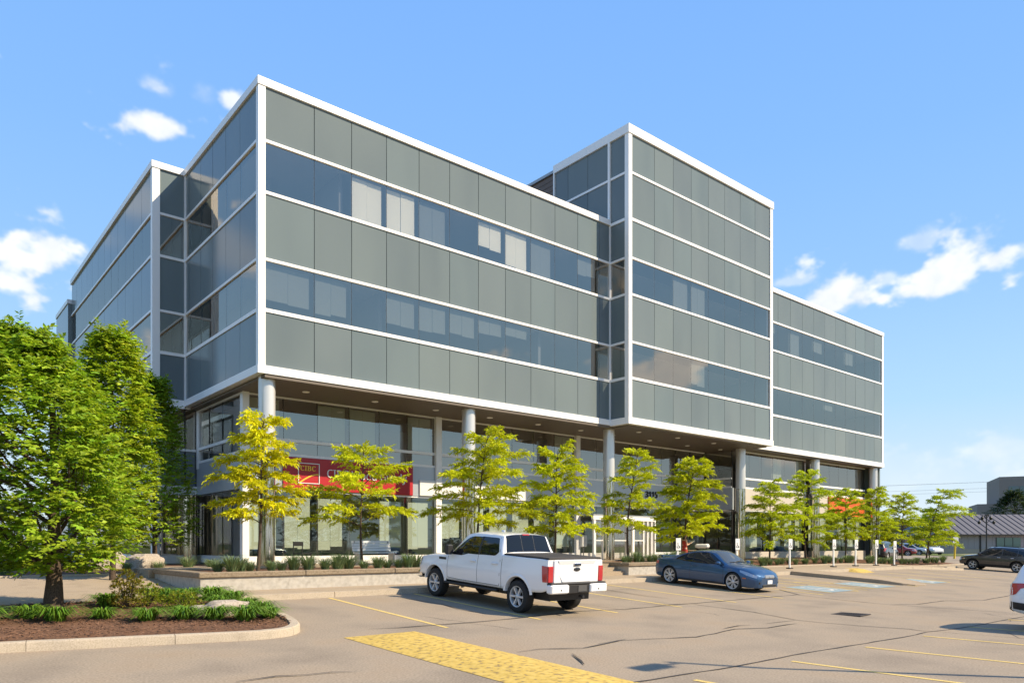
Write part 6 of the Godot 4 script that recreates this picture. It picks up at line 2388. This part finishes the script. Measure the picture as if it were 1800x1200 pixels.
	for q in [[112, 165, 13.2, 4.6, dark, "large dark green tree before the brown office block"], [122, 168, 14.5, 5.0, dark, "taller dark green tree beside the brown office block"], [84, 190, 9.5, 5.0, Color(0.09, 0.12, 0.035), "pale green tree behind the flat roofed shed"], [98, 210, 9.0, 5.0, Color(0.10, 0.13, 0.04), "pale green tree behind the low building"], [66, 170, 8.0, 4.0, Color(0.06, 0.09, 0.025), "green tree behind the far yard"], [58, 150, 6.5, 3.6, dark, "dark tree at the left of the far yard"], [73, 150, 5.5, 3.0, dark, "small dark tree between the yard and the shed"], [-128, 150, 12, 5.5, Color(0.06, 0.09, 0.02), "green tree far behind the left wing"], [-112, 160, 11, 5.0, dark, "dark tree far behind the left wing"], [-100, 150, 10, 5.0, dark, "round dark tree far behind the plaza path"]]:
		var r: float = q[3]
		dense_tree("background_tree", q[5], at_view(q[0], q[1], 0.2), q[2], 1.4, [0.2 * r, 0.7 * r, 0.95 * r, r, r, 0.98 * r, 0.9 * r, 0.75 * r, 0.55 * r, 0.3 * r, 0.05 * r], 900, 0.42, q[4], "trees in the distance", 0.22)
	var dup_src := get_node("background_tree")
	var k := 0
	for q in [[-70, 0, -55], [-45, 0, -62], [-20, 0, -58], [8, 0, -64], [30, 0, -57], [55, 0, -63], [80, 0, -58], [105, 0, -62], [-62, 0, -20], [-66, 0, 5], [-64, 0, 30], [-60, 0, 52]]:
		var o := copy(dup_src, P(q[0], -0.7, q[2]), k * 1.3, "dark green tree in the row across the street behind the car park", "trees across the street")
		o.scale = Vector3.ONE * (0.75 + 0.25 * sin(k * 2.7))
		k += 1
	spruce("dark spruce at the corner of the low building", at_view(77.5, 108, 0.28), 4.6)
	# power lines: one line in the distance at the right, one across the street behind the camera
	power_line("distant", [at_view(30, 320, 0.2), at_view(190, 255, 0.2), at_view(310, 190, 0.2)], 24.0)
	power_line("street", [P(-50, -0.7, -34), P(-8, -0.7, -34), P(34, -0.7, -34), P(76, -0.7, -34), P(118, -0.7, -34)], 13.0)
	# lawn strip before the low building
	g = Geo.new()
	g.quad(at_view(52, 88, 0.395), at_view(110, 88, 0.395), at_view(110, 100, 0.395), at_view(52, 100, 0.395))
	structure("lawn_strip", g, M.lawn)


func spruce(label: String, at: Vector3, height: float) -> void:
	var t := thing("spruce_tree", label, "tree", at)
	var w := Geo.new()
	w.tube([Vector3.ZERO, Vector3(0, height, 0)], [0.09, 0.01], 7)
	put("trunk", w.mesh(), M.bark, t)
	var g := Geo.new()
	g.tinted = true
	for k in 1500:
		var f := pow(rng.randf(), 0.7)
		var az := rng.randf() * TAU
		var r := (1.0 - f) * height * 0.34 * (0.75 + 0.25 * sin(f * 40.0)) + 0.05
		var d := Vector3(cos(az), 0, sin(az))
		var v := rng.randf_range(0.6, 1.3)
		frond(g, d * r * rng.randf_range(0.3, 0.9) + Vector3.UP * (0.25 + f * (height - 0.3)), (d + Vector3.DOWN * 0.25).normalized(), rng.randf_range(0.2, 0.4), 0.1, 0.15, Color(0.022 * v, 0.045 * v, 0.016 * v))
	put("crown", g.mesh(), M.leaves, t)


func power_line(which: String, posts: Array, height: float) -> void:
	var along: Vector3 = (posts[1] - posts[0]).normalized()
	var side := along.cross(Vector3.UP)
	for k in posts.size():
		var t := thing("utility_pole", "wooden utility pole with crossarm, %s" % ("far behind the low building" if which == "distant" else "across the street behind the car park"), "pole", posts[k], 0.0, "utility poles, " + which)
		var g := Geo.new()
		g.tube([Vector3.ZERO, Vector3(0, height + 0.6, 0)], [0.17, 0.12], 9)
		put("pole", g.mesh(), M.bark, t)
		var a := put("crossarm", boxmesh(Vector3(2.6, 0.14, 0.12)), M.bark, t, Vector3(0, height, 0))
		a.basis = Basis(side, Vector3.UP, -along)
		for x in [-1.2, 0.0, 1.2]:
			g = Geo.new()
			g.lathe([Vector2(0.03, 0), Vector2(0.06, 0.06), Vector2(0.05, 0.16), Vector2(0.0, 0.18)], 8)
			put("insulator", g.mesh(), M.grey_metal, t, Vector3(0, height + 0.07, 0) + side * x)
	for k in posts.size() - 1:
		for q in [[-1.2, 0.2], [0.0, 0.2], [1.2, 0.2], [0.1, -2.0], [0.1, -3.2]]:
			var g := Geo.new()
			var path := []
			var rad := []
			for s in 17:
				var f := s / 16.0
				path.append((posts[k] as Vector3).lerp(posts[k + 1], f) + side * q[0] + Vector3.UP * (height + q[1] - 4.0 * f * (1.0 - f) * 0.9))
				rad.append(0.03 if q[1] < 0 else 0.016)
			g.tube(path, rad, 5, false)
			var o := put("power_line", g.mesh(), M.black)
			tag(o, "dark overhead wire strung between utility poles, %s" % ("far behind the low building" if which == "distant" else "across the street"), "wire", "wires, " + which)
